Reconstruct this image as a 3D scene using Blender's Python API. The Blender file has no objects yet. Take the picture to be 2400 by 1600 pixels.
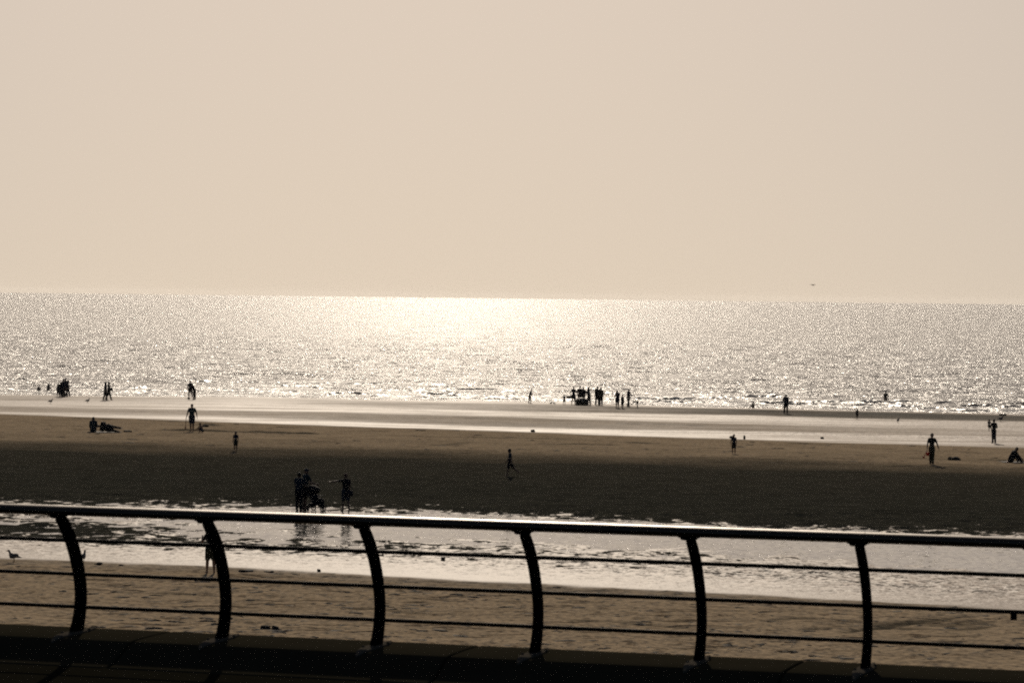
import bpy, bmesh, math, random
import numpy as np
from mathutils import Vector, Matrix

random.seed(7)
rng = np.random.default_rng(11)
R = math.radians
scene = bpy.context.scene
COL = scene.collection

# ------------------------------------------------------------------ camera
CAM_Z = 10.8
F = 110.0 / 36.0 * 2400.0                    # focal length in photo pixels (photo is 2400 x 1600)
cam_data = bpy.data.cameras.new('camera')
cam_data.lens = 110.0
cam_data.sensor_width = 36.0
cam_data.dof.use_dof = True; cam_data.dof.focus_distance = 190.0; cam_data.dof.aperture_fstop = 9.0
cam_data.clip_start = 0.5
cam_data.clip_end = 40000.0
cam = bpy.data.objects.new('camera', cam_data)
COL.objects.link(cam)
PITCH = math.atan(107.0 / F)
ROLL = R(0.668)
CM = Matrix.Rotation(math.pi / 2 - PITCH, 4, 'X') @ Matrix.Rotation(ROLL, 4, 'Z')
CM = Matrix.Translation((0, 0, CAM_Z)) @ CM
cam.matrix_world = CM
scene.camera = cam
CR = CM.to_3x3()

def ray(px, py):
    return CR @ Vector(((px - 1200.0) / F, (800.0 - py) / F, -1.0))

def at(px, py, z):
    d = ray(px, py)
    t = (z - CAM_Z) / d.z
    return Vector((d.x * t, d.y * t, z))

# ------------------------------------------------------------------ small helpers
def tag(o, label=None, cat=None, group=None, kind=None):
    if label: o['label'] = label
    if cat: o['category'] = cat
    if group: o['group'] = group
    if kind: o['kind'] = kind
    return o

def empty(name, loc, rz=0.0):
    o = bpy.data.objects.new(name, None)
    o.empty_display_size = 0.2
    COL.objects.link(o)
    o.location = loc
    o.rotation_euler = (0, 0, rz)
    return o

class MB:
    """collects closed shapes; build() links them as one mesh object"""
    def __init__(self):
        self.v = []; self.f = []
    def ring_stack(self, rings, cap0=True, cap1=True, closed=True):
        base = len(self.v); n = len(rings[0])
        for r in rings:
            self.v.extend([tuple(p) for p in r])
        m = len(rings)
        for i in range(m - 1):
            for j in range(n if closed else n - 1):
                a = base + i * n + j; b = base + i * n + (j + 1) % n
                self.f.append((a, b, b + n, a + n))
        if cap0: self.f.append(tuple(base + j for j in reversed(range(n))))
        if cap1: self.f.append(tuple(base + (m - 1) * n + j for j in range(n)))
        return self
    def cap(self, p, q, r0, r1, n=10, k=3):
        p = Vector(p); q = Vector(q)
        d = q - p
        if d.length < 1e-6: d = Vector((0, 0, 1e-4)); q = p + d
        w = d.normalized()
        u = w.orthogonal().normalized(); v = w.cross(u)
        rings = []
        def ring(c, r):
            return [c + (u * math.cos(2 * math.pi * j / n) + v * math.sin(2 * math.pi * j / n)) * r for j in range(n)]
        for i in range(k):
            a = math.pi / 2 * (1 - (i + 0.25) / k)
            rings.append(ring(p - w * r0 * math.sin(a), r0 * math.cos(a)))
        rings.append(ring(p, r0)); rings.append(ring(q, r1))
        for i in reversed(range(k)):
            a = math.pi / 2 * (1 - (i + 0.25) / k)
            rings.append(ring(q + w * r1 * math.sin(a), r1 * math.cos(a)))
        return self.ring_stack(rings)
    def ell(self, c, r, rot=None, n=14, m=8):
        c = Vector(c); rot = rot or Matrix.Identity(3)
        rings = []
        for i in range(m):
            a = -math.pi / 2 + math.pi * (i + 0.5) / m
            rings.append([c + rot @ Vector((r[0] * math.cos(a) * math.cos(2 * math.pi * j / n),
                                            r[1] * math.cos(a) * math.sin(2 * math.pi * j / n),
                                            r[2] * math.sin(a))) for j in range(n)])
        return self.ring_stack(rings)
    def tube(self, pts, rad, n=10, cap=True):
        pts = [Vector(p) for p in pts]
        if not isinstance(rad, (list, tuple)): rad = [rad] * len(pts)
        rings = []; up = None
        for i, p in enumerate(pts):
            d = (pts[min(i + 1, len(pts) - 1)] - pts[max(i - 1, 0)]).normalized()
            if up is None: up = d.orthogonal().normalized()
            up = (up - d * up.dot(d)).normalized(); s = d.cross(up)
            rings.append([p + (up * math.cos(2 * math.pi * j / n) + s * math.sin(2 * math.pi * j / n)) * rad[i] for j in range(n)])
        return self.ring_stack(rings, cap, cap)
    def box(self, c, h, rot=None):
        c = Vector(c); rot = rot or Matrix.Identity(3)
        rings = []
        for z in (-1, 1):
            rings.append([c + rot @ Vector((h[0] * x, h[1] * y, h[2] * z)) for x, y in ((-1, -1), (1, -1), (1, 1), (-1, 1))])
        return self.ring_stack(rings)
    def torus(self, c, rad, r, axis='X', n=24, m=8):
        c = Vector(c); base = len(self.v)
        for i in range(n):
            a = 2 * math.pi * i / n
            for j in range(m):
                b = 2 * math.pi * j / m
                q = rad + r * math.cos(b); s = r * math.sin(b)
                p = {'X': (s, q * math.cos(a), q * math.sin(a)), 'Y': (q * math.cos(a), s, q * math.sin(a)), 'Z': (q * math.cos(a), q * math.sin(a), s)}[axis]
                self.v.append(tuple(c + Vector(p)))
        for i in range(n):
            for j in range(m):
                self.f.append((base + i * m + j, base + ((i + 1) % n) * m + j, base + ((i + 1) % n) * m + (j + 1) % m, base + i * m + (j + 1) % m))
        return self
    def mesh(self, name):
        me = bpy.data.meshes.new(name)
        me.from_pydata(self.v, [], self.f)
        bm = bmesh.new(); bm.from_mesh(me)
        bmesh.ops.recalc_face_normals(bm, faces=bm.faces)
        bm.to_mesh(me); bm.free()
        return me
    def build(self, name, mat, parent=None, smooth=True, voxel=None):
        me = self.mesh(name)
        o = bpy.data.objects.new(name, me)
        COL.objects.link(o)
        if voxel:
            md = o.modifiers.new('remesh', 'REMESH'); md.mode = 'VOXEL'; md.voxel_size = voxel; md.use_smooth_shade = True
            sm = o.modifiers.new('smooth', 'SMOOTH'); sm.factor = 0.5; sm.iterations = 2
            dg = bpy.context.evaluated_depsgraph_get(); dg.update()
            me2 = bpy.data.meshes.new_from_object(o.evaluated_get(dg))
            o.modifiers.clear(); o.data = me2; bpy.data.meshes.remove(me); me = me2
            me.name = name
        me.materials.clear(); me.materials.append(mat)
        me.polygons.foreach_set('use_smooth', [smooth] * len(me.polygons))
        me.update()
        if parent: o.parent = parent
        return o

# ------------------------------------------------------------------ materials
def new_mat(name):
    m = bpy.data.materials.new(name); m.use_nodes = True
    nt = m.node_tree; nt.nodes.clear()
    out = nt.nodes.new('ShaderNodeOutputMaterial')
    b = nt.nodes.new('ShaderNodeBsdfPrincipled')
    nt.links.new(b.outputs[0], out.inputs[0])
    return m, nt, b

class NG:
    def __init__(self, nt): self.nt = nt
    def n(self, t, **kw):
        x = self.nt.nodes.new(t)
        for k, v in kw.items(): setattr(x, k, v)
        return x
    def l(self, a, b): self.nt.links.new(a, b)
    def put(self, sock, v):
        if hasattr(v, 'is_output'): self.l(v, sock)
        else: sock.default_value = v
    def math(self, op, a, b=0.0, c=0.0, clamp=False):
        x = self.n('ShaderNodeMath', operation=op, use_clamp=clamp)
        self.put(x.inputs[0], a); self.put(x.inputs[1], b); self.put(x.inputs[2], c)
        return x.outputs[0]
    def vmath(self, op, a, b=(0, 0, 0), s=None):
        x = self.n('ShaderNodeVectorMath', operation=op)
        self.put(x.inputs[0], a)
        if op != 'NORMALIZE' and op != 'SCALE': self.put(x.inputs[1], b)
        if s is not None: self.put(x.inputs['Scale'], s)
        return x.outputs[0]
    def mix(self, f, a, b):
        x = self.n('ShaderNodeMix', data_type='RGBA')
        self.put(x.inputs[0], f); self.put(x.inputs[6], a); self.put(x.inputs[7], b)
        return x.outputs[2]
    def mixf(self, f, a, b):
        x = self.n('ShaderNodeMix', data_type='FLOAT')
        self.put(x.inputs[0], f); self.put(x.inputs[2], a); self.put(x.inputs[3], b)
        return x.outputs[0]
    def noise(self, vec, scale, detail=4.0, rough=0.5):
        x = self.n('ShaderNodeTexNoise')
        self.l(vec, x.inputs['Vector']); x.inputs['Scale'].default_value = scale
        x.inputs['Detail'].default_value = detail; x.inputs['Roughness'].default_value = rough
        return x
    def pos(self): return self.n('ShaderNodeNewGeometry').outputs['Position']
    def obj(self): return self.n('ShaderNodeTexCoord').outputs['Object']
    def ramp(self, f, a, b):
        x = self.n('ShaderNodeMapRange'); x.interpolation_type = 'SMOOTHSTEP'
        self.put(x.inputs[0], f); x.inputs[1].default_value = a; x.inputs[2].default_value = b
        return x.outputs[0]
    def jitter_normal(self, terms):
        """slopes added to the surface normal; terms = [(vector, scale, detail, (ax, ay), weight)]"""
        N = self.n('ShaderNodeNewGeometry').outputs['Normal']
        acc = N
        for vec, scale, detail, amp, w in terms:
            c = self.noise(vec, scale, detail).outputs['Color']
            d = self.vmath('SUBTRACT', c, (0.5, 0.5, 0.5))
            d = self.vmath('MULTIPLY', d, (amp[0], amp[1], 0.0))
            if w is not None: d = self.vmath('SCALE', d, s=w)
            acc = self.vmath('ADD', acc, d)
        return self.vmath('NORMALIZE', acc)

def fabric(name, col, rough=0.85):
    m, nt, b = new_mat(name); g = NG(nt)
    nz = g.noise(g.obj(), 40.0, 3)
    b.inputs['Base Color'].default_value = (*col, 1)
    g.l(g.mix(nz.outputs['Fac'], (col[0] * .75, col[1] * .75, col[2] * .75, 1), (col[0] * 1.2, col[1] * 1.2, col[2] * 1.2, 1)), b.inputs['Base Color'])
    b.inputs['Roughness'].default_value = rough
    b.inputs['Specular IOR Level'].default_value = 0.25
    return m

SKIN = fabric('skin', (0.20, 0.115, 0.075), 0.6)
HAIR = fabric('hair', (0.012, 0.009, 0.007), 0.6)
HAIR2 = fabric('brown_hair', (0.035, 0.02, 0.012), 0.6)
NAVY = fabric('navy_cloth', (0.012, 0.018, 0.035))
TEAL = fabric('teal_cloth', (0.02, 0.038, 0.044))
BLACK = fabric('black_cloth', (0.010, 0.010, 0.012))
GREY = fabric('grey_cloth', (0.045, 0.048, 0.055))
DENIM = fabric('denim_cloth', (0.02, 0.026, 0.034))
OLIVE = fabric('olive_cloth', (0.03, 0.032, 0.018))
BLUE = fabric('blue_cloth', (0.018, 0.030, 0.042))
MAROON = fabric('maroon_cloth', (0.05, 0.012, 0.012))
RED = fabric('red_plastic', (0.55, 0.045, 0.03), 0.4)
ORANGE = fabric('orange_plastic', (0.62, 0.13, 0.03), 0.4)
RUST = fabric('rust_wood', (0.17, 0.05, 0.025), 0.6)
RUBBER = fabric('black_rubber', (0.012, 0.012, 0.012), 0.5)
PALE = fabric('pale_plastic', (0.6, 0.57, 0.5), 0.4)
for _m in (RED, ORANGE):
    _p = _m.node_tree.nodes['Principled BSDF']; _p.inputs['Subsurface Weight'].default_value = .9; _p.inputs['Subsurface Radius'].default_value = (.12, .04, .02)
GULLM = fabric('gull_feathers', (0.10, 0.10, 0.10), 0.8)
GULLB = fabric('gull_beak', (0.30, 0.2, 0.05), 0.5)
STONE = fabric('dark_stone', (0.03, 0.028, 0.024), 0.8)
STRAP = fabric('canvas_bag', (0.03, 0.025, 0.03))

def metal_paint(name, col, rough, spec=0.5, coat=0.0):
    m, nt, b = new_mat(name); g = NG(nt)
    p = g.obj()
    nz = g.noise(p, 9.0, 5)
    g.l(g.mix(nz.outputs['Fac'], (col[0] * .6, col[1] * .6, col[2] * .6, 1), (col[0] * 1.4, col[1] * 1.4, col[2] * 1.4, 1)), b.inputs['Base Color'])
    g.l(g.mixf(nz.outputs['Fac'], rough * .75, rough * 1.25), b.inputs['Roughness'])
    b.inputs['Specular IOR Level'].default_value = spec
    b.inputs['Coat Weight'].default_value = coat
    b.inputs['Coat Roughness'].default_value = rough
    return m
RAILM = metal_paint('railing_steel', (0.075, 0.060, 0.046), 0.46, 0.5)
RAILM.node_tree.nodes['Principled BSDF'].inputs['Metallic'].default_value = 1.0
THINM = metal_paint('thin_rail_steel', (0.02, 0.017, 0.014), 0.75, 0.5)
THINM.node_tree.nodes['Principled BSDF'].inputs['Metallic'].default_value = 1.0
POSTM = metal_paint('post_paint', (0.005, 0.005, 0.0055), 0.7, 0.0)
PLATEM, _nt, _b = new_mat('galvanised_plate')
_g = NG(_nt); _nz = _g.noise(_g.obj(), 30.0, 4)
_g.l(_g.mix(_nz.outputs['Fac'], (.06, .052, .04, 1), (.12, .105, .085, 1)), _b.inputs['Base Color'])
_b.inputs['Metallic'].default_value = 0.0; _b.inputs['Roughness'].default_value = 0.5; _b.inputs['Specular IOR Level'].default_value = 0.0

# ------------------------------------------------------------------ numpy noise
def _hash(ix, iy, seed):
    h = (ix.astype(np.int64) * 374761393 + iy.astype(np.int64) * 668265263 + seed * 982451653) & 0xFFFFFFFF
    h = ((h ^ (h >> 13)) * 1274126177) & 0xFFFFFFFF
    h = h ^ (h >> 16)
    return (h & 0xFFFFFF) / float(0xFFFFFF)
def vnoise(x, y, seed=0):
    xi = np.floor(x); yi = np.floor(y); fx = x - xi; fy = y - yi
    fx = fx * fx * (3 - 2 * fx); fy = fy * fy * (3 - 2 * fy)
    a = _hash(xi, yi, seed); b = _hash(xi + 1, yi, seed); c = _hash(xi, yi + 1, seed); d = _hash(xi + 1, yi + 1, seed)
    return (a * (1 - fx) + b * fx) * (1 - fy) + (c * (1 - fx) + d * fx) * fy - 0.5
def fbm(x, y, seed=0, octs=4):
    s = 0.0; a = 1.0
    for i in range(octs):
        s = s + a * vnoise(x * 2 ** i + 17.3 * i, y * 2 ** i - 9.1 * i, seed + i); a *= 0.5
    return s

# ------------------------------------------------------------------ beach profile
PX = [0, 600, 1200, 1800, 2400]
def row(pys, dz): return [p + dz for p in pys]
L1 = [1313, 1336, 1368, 1400, 1432]
L2 = [1173, 1183, 1202, 1233, 1254]
L3 = [1040, 1052, 1068, 1084, 1102]
L4 = [970, 992, 1012, 1031, 1050]
def c(v): return [v] * 5
# (rows in the photo, height there, wet, dark, ripple, lump)
KEYS = [
    (row(L1, 14), c(1.66), c(0), c(0), c(0), c(.1)),
    (L1,          c(1.61), c(0.05), c(.25), c(0), c(.2)),
    (row(L1, -6), c(1.585), c(.78), c(0), c(.05), c(.2)),
    (row(L1, -26), c(1.565), c(.74), c(0), c(.5), c(.2)),
    (row(L1, -52), c(1.545), c(.65), c(.35), c(1), c(.8)),
    ([1262, 1272, 1290, 1312, 1352], [1.535, 1.52, 1.52, 1.515, 1.505], [.5, .5, .6, .7, .7], [.7, .7, .5, .4, .4], [1, 1, .9, .9, .6], [1.2, 1.2, 1, .6, .4]),
    ([1228, 1232, 1248, 1272, 1300], [1.53, 1.455, 1.40, 1.38, 1.38], [.35, .4, .8, .8, .8], [.9, .8, .3, .3, .3], c(1), [1.5, .7, .15, .1, .1]),
    ([1196, 1203, 1214, 1243, 1264], [1.53, 1.465, 1.46, 1.46, 1.46], [.4, .4, .6, .7, .7], [.8, .8, .5, .4, .4], c(1), [1.3, .7, .5, .4, .4]),
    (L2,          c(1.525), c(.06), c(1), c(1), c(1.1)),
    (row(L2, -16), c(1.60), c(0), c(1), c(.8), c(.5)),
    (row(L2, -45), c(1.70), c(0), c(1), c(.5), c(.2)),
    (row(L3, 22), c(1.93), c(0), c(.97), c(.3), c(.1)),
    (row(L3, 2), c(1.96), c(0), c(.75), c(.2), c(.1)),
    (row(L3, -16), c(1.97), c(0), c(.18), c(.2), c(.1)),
    (row(L4, 22), c(1.60), c(0), c(.03), c(.2), c(.1)),
    (row(L4, 1), c(1.25), c(0), c(.03), c(.1), c(0)),
    (row(L4, -3), c(1.22), c(.97), c(0), c(.05), c(0)),
    ([967, 981, 1003, 1014, 1026], c(1.00), c(.95), c(0), [.2, .3, .5, .8, .9], c(0)),
    ([963, 974, 997, 1008, 1018], c(.95), [.5, .5, .3, .35, .8], [.1, .1, .2, .2, .1], [.2, .2, .2, .4, .8], c(0)),
    ([956, 966, 980, 997, 1010], c(.82), [.45, .45, .2, .3, .8], [.1, .1, .12, .15, .1], [.2, .2, .2, .3, .6], c(0)),
    ([952, 962, 975, 993, 1007], c(.78), c(.93), c(0), [.2, .2, .3, .5, .6], c(0)),
    ([938, 948, 966, 976, 990], c(.45), c(.93), c(0), [.3, .4, .5, .5, .6], c(0)),
    ([935, 945, 961, 972, 985], [.42, .42, .45, .5, .5], [.7, .85, .5, .1, .1], [.15, .1, .4, .85, .85], c(.2), c(0)),
    ([930, 936, 949, 961, 975], [.32, .32, .40, .5, .5], [.6, .85, .5, .1, .1], [.25, .1, .5, .9, .9], c(.2), c(0)),
    ([926, 930, 942, 957, 971], c(.06), c(.95), c(0), c(.1), c(0)),
]
# share of standing water between the sand lumps of the near runnel (rows, share, zone)
FLECK = [
    (row(L1, 2), c(.97), c(0)), (row(L1, -4), c(.97), c(1)), (row(L1, -24), [.86, .84, .84, .84, .86], c(1)), (row(L1, -46), [.60, .52, .66, .66, .66], c(1)),
    ([1262, 1274, 1294, 1316, 1356], [.40, .42, .52, .60, .70], c(1)), ([1236, 1250, 1268, 1290, 1320], [.26, .46, .6, .66, .66], c(1)),
    ([1212, 1222, 1236, 1260, 1285], [.48, .70, .66, .62, .62], c(1)), ([1197, 1206, 1218, 1246, 1266], [.62, .72, .62, .62, .62], c(1)),
    ([1184, 1192, 1210, 1239, 1260], [.46, .5, .56, .58, .58], c(1)), (L2, [.34, .36, .38, .4, .4], c(1)), (row(L2, -10), c(.22), c(1)), (row(L2, -22), c(.10), c(1)), (row(L2, -34), c(.0), c(0)),
]
NK = len(KEYS)
def line_world(pys, zs):
    P = [at(x, y, z) for x, y, z in zip(PX, pys, zs)]
    return np.array([p.x for p in P]), np.array([p.y for p in P])
LINES = [line_world(k[0], k[1]) for k in KEYS]
FLINES = [line_world(k[0], c(1.53)) for k in FLECK]
def lin(x, xs, ys):
    r = np.interp(x, xs, ys)
    s0 = (ys[1] - ys[0]) / (xs[1] - xs[0]); s1 = (ys[-1] - ys[-2]) / (xs[-1] - xs[-2])
    # the obliquity of each line dies out away from the frame
    r = np.where(x < xs[0], ys[0] + s0 * 25 * np.tanh((x - xs[0]) / 25), r)
    r = np.where(x > xs[-1], ys[-1] + s1 * 25 * np.tanh((x - xs[-1]) / 25), r)
    return r

# dug ridges, streaks and tracks: (points in the photo, half width m, height m, darkness)
def seg(pts, z, w, h, d): return ([at(px, py, z) for px, py in pts], w, h, d)
FEATURES = [
    seg([(418, 1015), (470, 1016), (560, 1018), (640, 1019), (712, 1020)], 1.45, 1.0, .10, .95),  # dug sand ridge; the mound's shadow is painted in with the dark damp tone
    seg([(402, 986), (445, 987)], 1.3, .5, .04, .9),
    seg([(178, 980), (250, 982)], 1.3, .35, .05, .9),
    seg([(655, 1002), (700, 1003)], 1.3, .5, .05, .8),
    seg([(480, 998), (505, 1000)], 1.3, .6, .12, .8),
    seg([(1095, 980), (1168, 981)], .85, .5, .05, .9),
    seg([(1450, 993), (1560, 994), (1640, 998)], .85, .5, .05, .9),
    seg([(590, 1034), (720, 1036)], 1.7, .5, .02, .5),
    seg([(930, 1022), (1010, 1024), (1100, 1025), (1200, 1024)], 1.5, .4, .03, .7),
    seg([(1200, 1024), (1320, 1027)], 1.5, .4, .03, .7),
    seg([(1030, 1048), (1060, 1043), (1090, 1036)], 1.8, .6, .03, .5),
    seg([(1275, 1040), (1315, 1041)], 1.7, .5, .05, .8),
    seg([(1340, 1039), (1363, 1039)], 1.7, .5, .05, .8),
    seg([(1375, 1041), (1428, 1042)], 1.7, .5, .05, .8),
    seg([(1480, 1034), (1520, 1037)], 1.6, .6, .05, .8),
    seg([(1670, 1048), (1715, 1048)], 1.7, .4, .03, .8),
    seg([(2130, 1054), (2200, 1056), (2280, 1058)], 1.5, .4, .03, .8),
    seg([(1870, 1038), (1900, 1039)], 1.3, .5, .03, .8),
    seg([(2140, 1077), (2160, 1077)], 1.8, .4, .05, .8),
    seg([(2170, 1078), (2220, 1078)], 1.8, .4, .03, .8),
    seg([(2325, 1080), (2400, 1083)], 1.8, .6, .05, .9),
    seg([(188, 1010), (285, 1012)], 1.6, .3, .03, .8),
    # the wheel tracks on the near sand
    seg([(1980, 1480), (2060, 1466), (2150, 1452), (2255, 1443)], 1.7, .34, -.05, .8),
    seg([(1800, 1452), (1850, 1447), (1900, 1444)], 1.7, .3, -.03, .6),
    seg([(2062, 1466), (2180, 1473), (2240, 1474), (2290, 1466), (2330, 1462)], 1.7, .22, -.03, .7),
    seg([(1900, 1476), (2000, 1465), (2080, 1458)], 1.7, .25, -.03, .5),
    seg([(2130, 1458), (2250, 1460), (2300, 1453)], 1.7, .4, -.03, .5),
    seg([(300, 1386), (420, 1391), (520, 1394)], 1.7, .22, -.03, .55),
    seg([(830, 1425), (900, 1429), (1060, 1440)], 1.7, .2, -.03, .5),
    seg([(1360, 1455), (1450, 1459), (1600, 1471)], 1.7, .2, -.03, .5),
]

def profile(X, Y):
    """heights and surface values of the beach at arrays X, Y"""
    X = np.asarray(X, float); Y = np.asarray(Y, float)
    Yr = Y; Y = Y + (.9 + 1.6 * np.clip((Y - 150) / 80, 0, 1)) * fbm(X / 9.0, Y / 14.0, 41, 3) * (Y > 70)
    D = [lin(X, lx, ly) for lx, ly in LINES]
    for i in range(1, NK): D[i] = np.maximum(D[i], D[i - 1] + 0.2)
    vals = [[lin(X, LINES[i][0], np.array(KEYS[i][q], float)) for i in range(NK)] for q in range(1, 6)]
    outs = [np.zeros_like(X) for _ in range(5)]
    near = [np.full_like(X, 2.0), 0 * X, 0 * X, 0 * X, 0 * X + .1]
    far = [np.full_like(X, -3.5), 0 * X + 1, 0 * X, 0 * X, 0 * X]
    Dn = np.minimum(D[0] - 1.0, 45.0 + 0 * X); Df = D[-1] + 160.0
    allD = [Dn] + D + [Df]
    for q in range(5):
        allv = [near[q]] + vals[q] + [far[q]]
        r = np.where(Y <= Dn, allv[0], allv[-1])
        for i in range(len(allD) - 1):
            t = (Y - allD[i]) / np.maximum(allD[i + 1] - allD[i], 1e-3)
            inside = (t >= 0) & (t < 1)
            tt = t if q == 0 else t * t * (3 - 2 * t)
            r = np.where(inside, allv[i] + (allv[i + 1] - allv[i]) * tt, r)
        outs[q] = r
    z, wet, dark, rip, lump = [np.array(o) for o in outs]
    FD = [lin(X, lx, ly) for lx, ly in FLINES]
    fk = np.zeros_like(X); zone = np.zeros_like(X)
    for i in range(len(FLECK) - 1):
        d0 = FD[i]; d1 = np.maximum(FD[i + 1], d0 + .1); t = (Y - d0) / (d1 - d0); ins = (t >= 0) & (t < 1)
        va = [[lin(X, FLINES[q][0], np.array(FLECK[q][r], float)) for q in (i, i + 1)] for r in (1, 2)]
        fk = np.where(ins, va[0][0] + (va[0][1] - va[0][0]) * t, fk); zone = np.where(ins, va[1][0] + (va[1][1] - va[1][0]) * t, zone)
    n1 = fbm(X / 1.1, Y / 1.1, 3, 4); n2 = fbm(X / 7.0, Y / 5.0, 9, 3)
    z = z + n1 * 0.11 * lump + n2 * 0.05 * np.clip(lump + .25, 0, 1) * (Y < 250)
    z = z + (0.07 * fbm(X / .55, Y / .6, 21, 2) + .05 * fbm(X / 1.6, Y / 1.4, 23, 2)) * (Y < 135) * (1 - np.clip(wet * 1.2, 0, 1))
    dark = np.clip(dark + n2 * .25 * (dark > .05) * (dark < .95), 0, 1)
    wet = np.clip(wet, 0, 1)
    Y = Yr
    for pts, w, h, dk in FEATURES:
        xs = [p.x for p in pts]; ys = [p.y for p in pts]
        m = (X > min(xs) - 4 * w) & (X < max(xs) + 4 * w) & (Y > min(ys) - 6 * w) & (Y < max(ys) + 6 * w)
        if not m.any(): continue
        x = X[m]; y = Y[m]; best = np.full(x.shape, 1e9)
        for a, b in zip(pts[:-1], pts[1:]):
            dx, dy = b.x - a.x, b.y - a.y; L = dx * dx + dy * dy
            t = np.clip(((x - a.x) * dx + (y - a.y) * dy) / L, 0, 1)
            best = np.minimum(best, np.hypot(x - a.x - t * dx, y - a.y - t * dy))
        wn = w * (1 + 1.1 * fbm(x / .9, y / .9, 31, 3))
        g = np.exp(-(best / np.maximum(wn, .05)) ** 2)
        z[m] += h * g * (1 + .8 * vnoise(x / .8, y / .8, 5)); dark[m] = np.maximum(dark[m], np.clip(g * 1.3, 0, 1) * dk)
    return z, wet, dark, rip, fk, zone

def axis(*parts):
    out = []
    for a, b, s in parts:
        n = max(1, int(round((b - a) / s))); out += list(np.linspace(a, b, n, endpoint=False))
    out.append(parts[-1][1])
    return np.array(out)

def grid_object(name, xs, ys, Z, attrs, mat, kind='structure'):
    nx, ny = len(xs), len(ys)
    XX, YY = np.meshgrid(xs, ys)
    co = np.stack([XX, YY, Z], -1).reshape(-1, 3).astype(np.float32)
    i = np.arange(nx - 1)[None, :] + nx * np.arange(ny - 1)[:, None]
    quads = np.stack([i, i + 1, i + nx + 1, i + nx], -1).reshape(-1, 4).astype(np.int32)
    me = bpy.data.meshes.new(name)
    me.vertices.add(len(co)); me.vertices.foreach_set('co', co.ravel())
    me.loops.add(quads.size); me.loops.foreach_set('vertex_index', quads.ravel())
    me.polygons.add(len(quads)); me.polygons.foreach_set('loop_start', np.arange(0, quads.size, 4, dtype=np.int32))
    me.polygons.foreach_set('loop_total', np.full(len(quads), 4, dtype=np.int32))
    me.update(calc_edges=True)
    me.polygons.foreach_set('use_smooth', np.ones(len(quads), dtype=bool))
    for an, arr in attrs.items():
        at_ = me.attributes.new(an, 'FLOAT', 'POINT'); at_.data.foreach_set('value', arr.astype(np.float32).ravel())
    me.materials.append(mat)
    o = bpy.data.objects.new(name, me); COL.objects.link(o); o['kind'] = kind
    return o

# sand material: dry tan sand, dark damp sand (also the dug ridge's painted shadow), wet shining sand
SAND, nt, b = new_mat('beach_sand'); g = NG(nt)
P = g.pos()
def attr(g, n): 
    x = g.n('ShaderNodeAttribute'); x.attribute_name = n; return x.outputs['Fac']
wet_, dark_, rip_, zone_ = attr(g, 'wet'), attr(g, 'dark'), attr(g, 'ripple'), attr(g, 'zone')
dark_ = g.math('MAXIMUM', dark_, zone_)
fine = g.noise(P, 7.0, 5, .65).outputs['Fac']
mid = g.noise(P, .8, 5, .6).outputs['Fac']
blot = g.ramp(g.noise(P, 1.7, 7, .72).outputs['Fac'], .54, .64)
dry = g.mix(mid, (.40, .305, .195, 1), (.56, .435, .29, 1))
dry = g.mix(g.math('MULTIPLY', g.ramp(fine, .52, .72), .5), dry, (.20, .155, .11, 1))
dry = g.mix(g.math('MULTIPLY', blot, .75), dry, (.11, .08, .053, 1))
streak = g.ramp(g.noise(g.vmath('MULTIPLY', P, (.28, 1.3, 1)), 1.1, 7, .70).outputs['Fac'], .545, .62)
dry = g.mix(g.math('MULTIPLY', streak, .85), dry, (.085, .064, .044, 1))
damp_shade = g.mix(g.noise(g.vmath('MULTIPLY', P, (.5, 1, 1)), 1.4, 6, .7).outputs['Fac'], (.0, .001, .001, 1), (.098, .094, .072, 1))
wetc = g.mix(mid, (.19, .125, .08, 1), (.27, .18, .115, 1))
base = g.mix(dark_, dry, damp_shade)
fn = g.noise(g.vmath('MULTIPLY', P, (1.0, .8, 1)), 1.5, 6, .68).outputs['Fac']
thr = g.math('MULTIPLY_ADD', attr(g, 'fleck'), -.62, .81)
mask = g.ramp(g.math('SUBTRACT', fn, thr), -.025, .025)
wetm = g.math('ADD', wet_, g.math('MULTIPLY', g.math('MULTIPLY', g.math('SUBTRACT', mid, .5), g.math('MULTIPLY', wet_, g.math('SUBTRACT', 1.0, wet_))), 3.0), 0, True)
patch = g.ramp(g.noise(g.vmath('MULTIPLY', P, (.07, .42, 1)), 1.0, 6, .62).outputs['Fac'], .47, .64)
wetm = g.math('MULTIPLY', wetm, g.math('MULTIPLY_ADD', patch, -.55, 1.0))
wetm = g.mixf(zone_, wetm, g.math('MULTIPLY', mask, .95))
base = g.mix(zone_, base, damp_shade)
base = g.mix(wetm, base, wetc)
g.l(base, b.inputs['Base Color'])
g.l(g.mixf(wetm, .9, g.mixf(zone_, g.mixf(mid, .52, .70), .60)), b.inputs['Roughness'])
g.l(g.mixf(wetm, 0.0, g.mixf(zone_, .19, .115)), b.inputs['Specular IOR Level'])
ripw = g.math('MULTIPLY', rip_, g.ramp(wetm, .0, .5))
dryw = g.math('SUBTRACT', 1.0, wetm)
g.l(g.jitter_normal([(P, 3.2, 3, (1.9, 1.5), ripw), (P, 9.0, 2, (1.5, 1.2), ripw), (P, 14.0, 2, (.7, .5), wetm), (P, 5.0, 4, (1.0, 1.0), dryw)]), b.inputs['Normal'])

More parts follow.
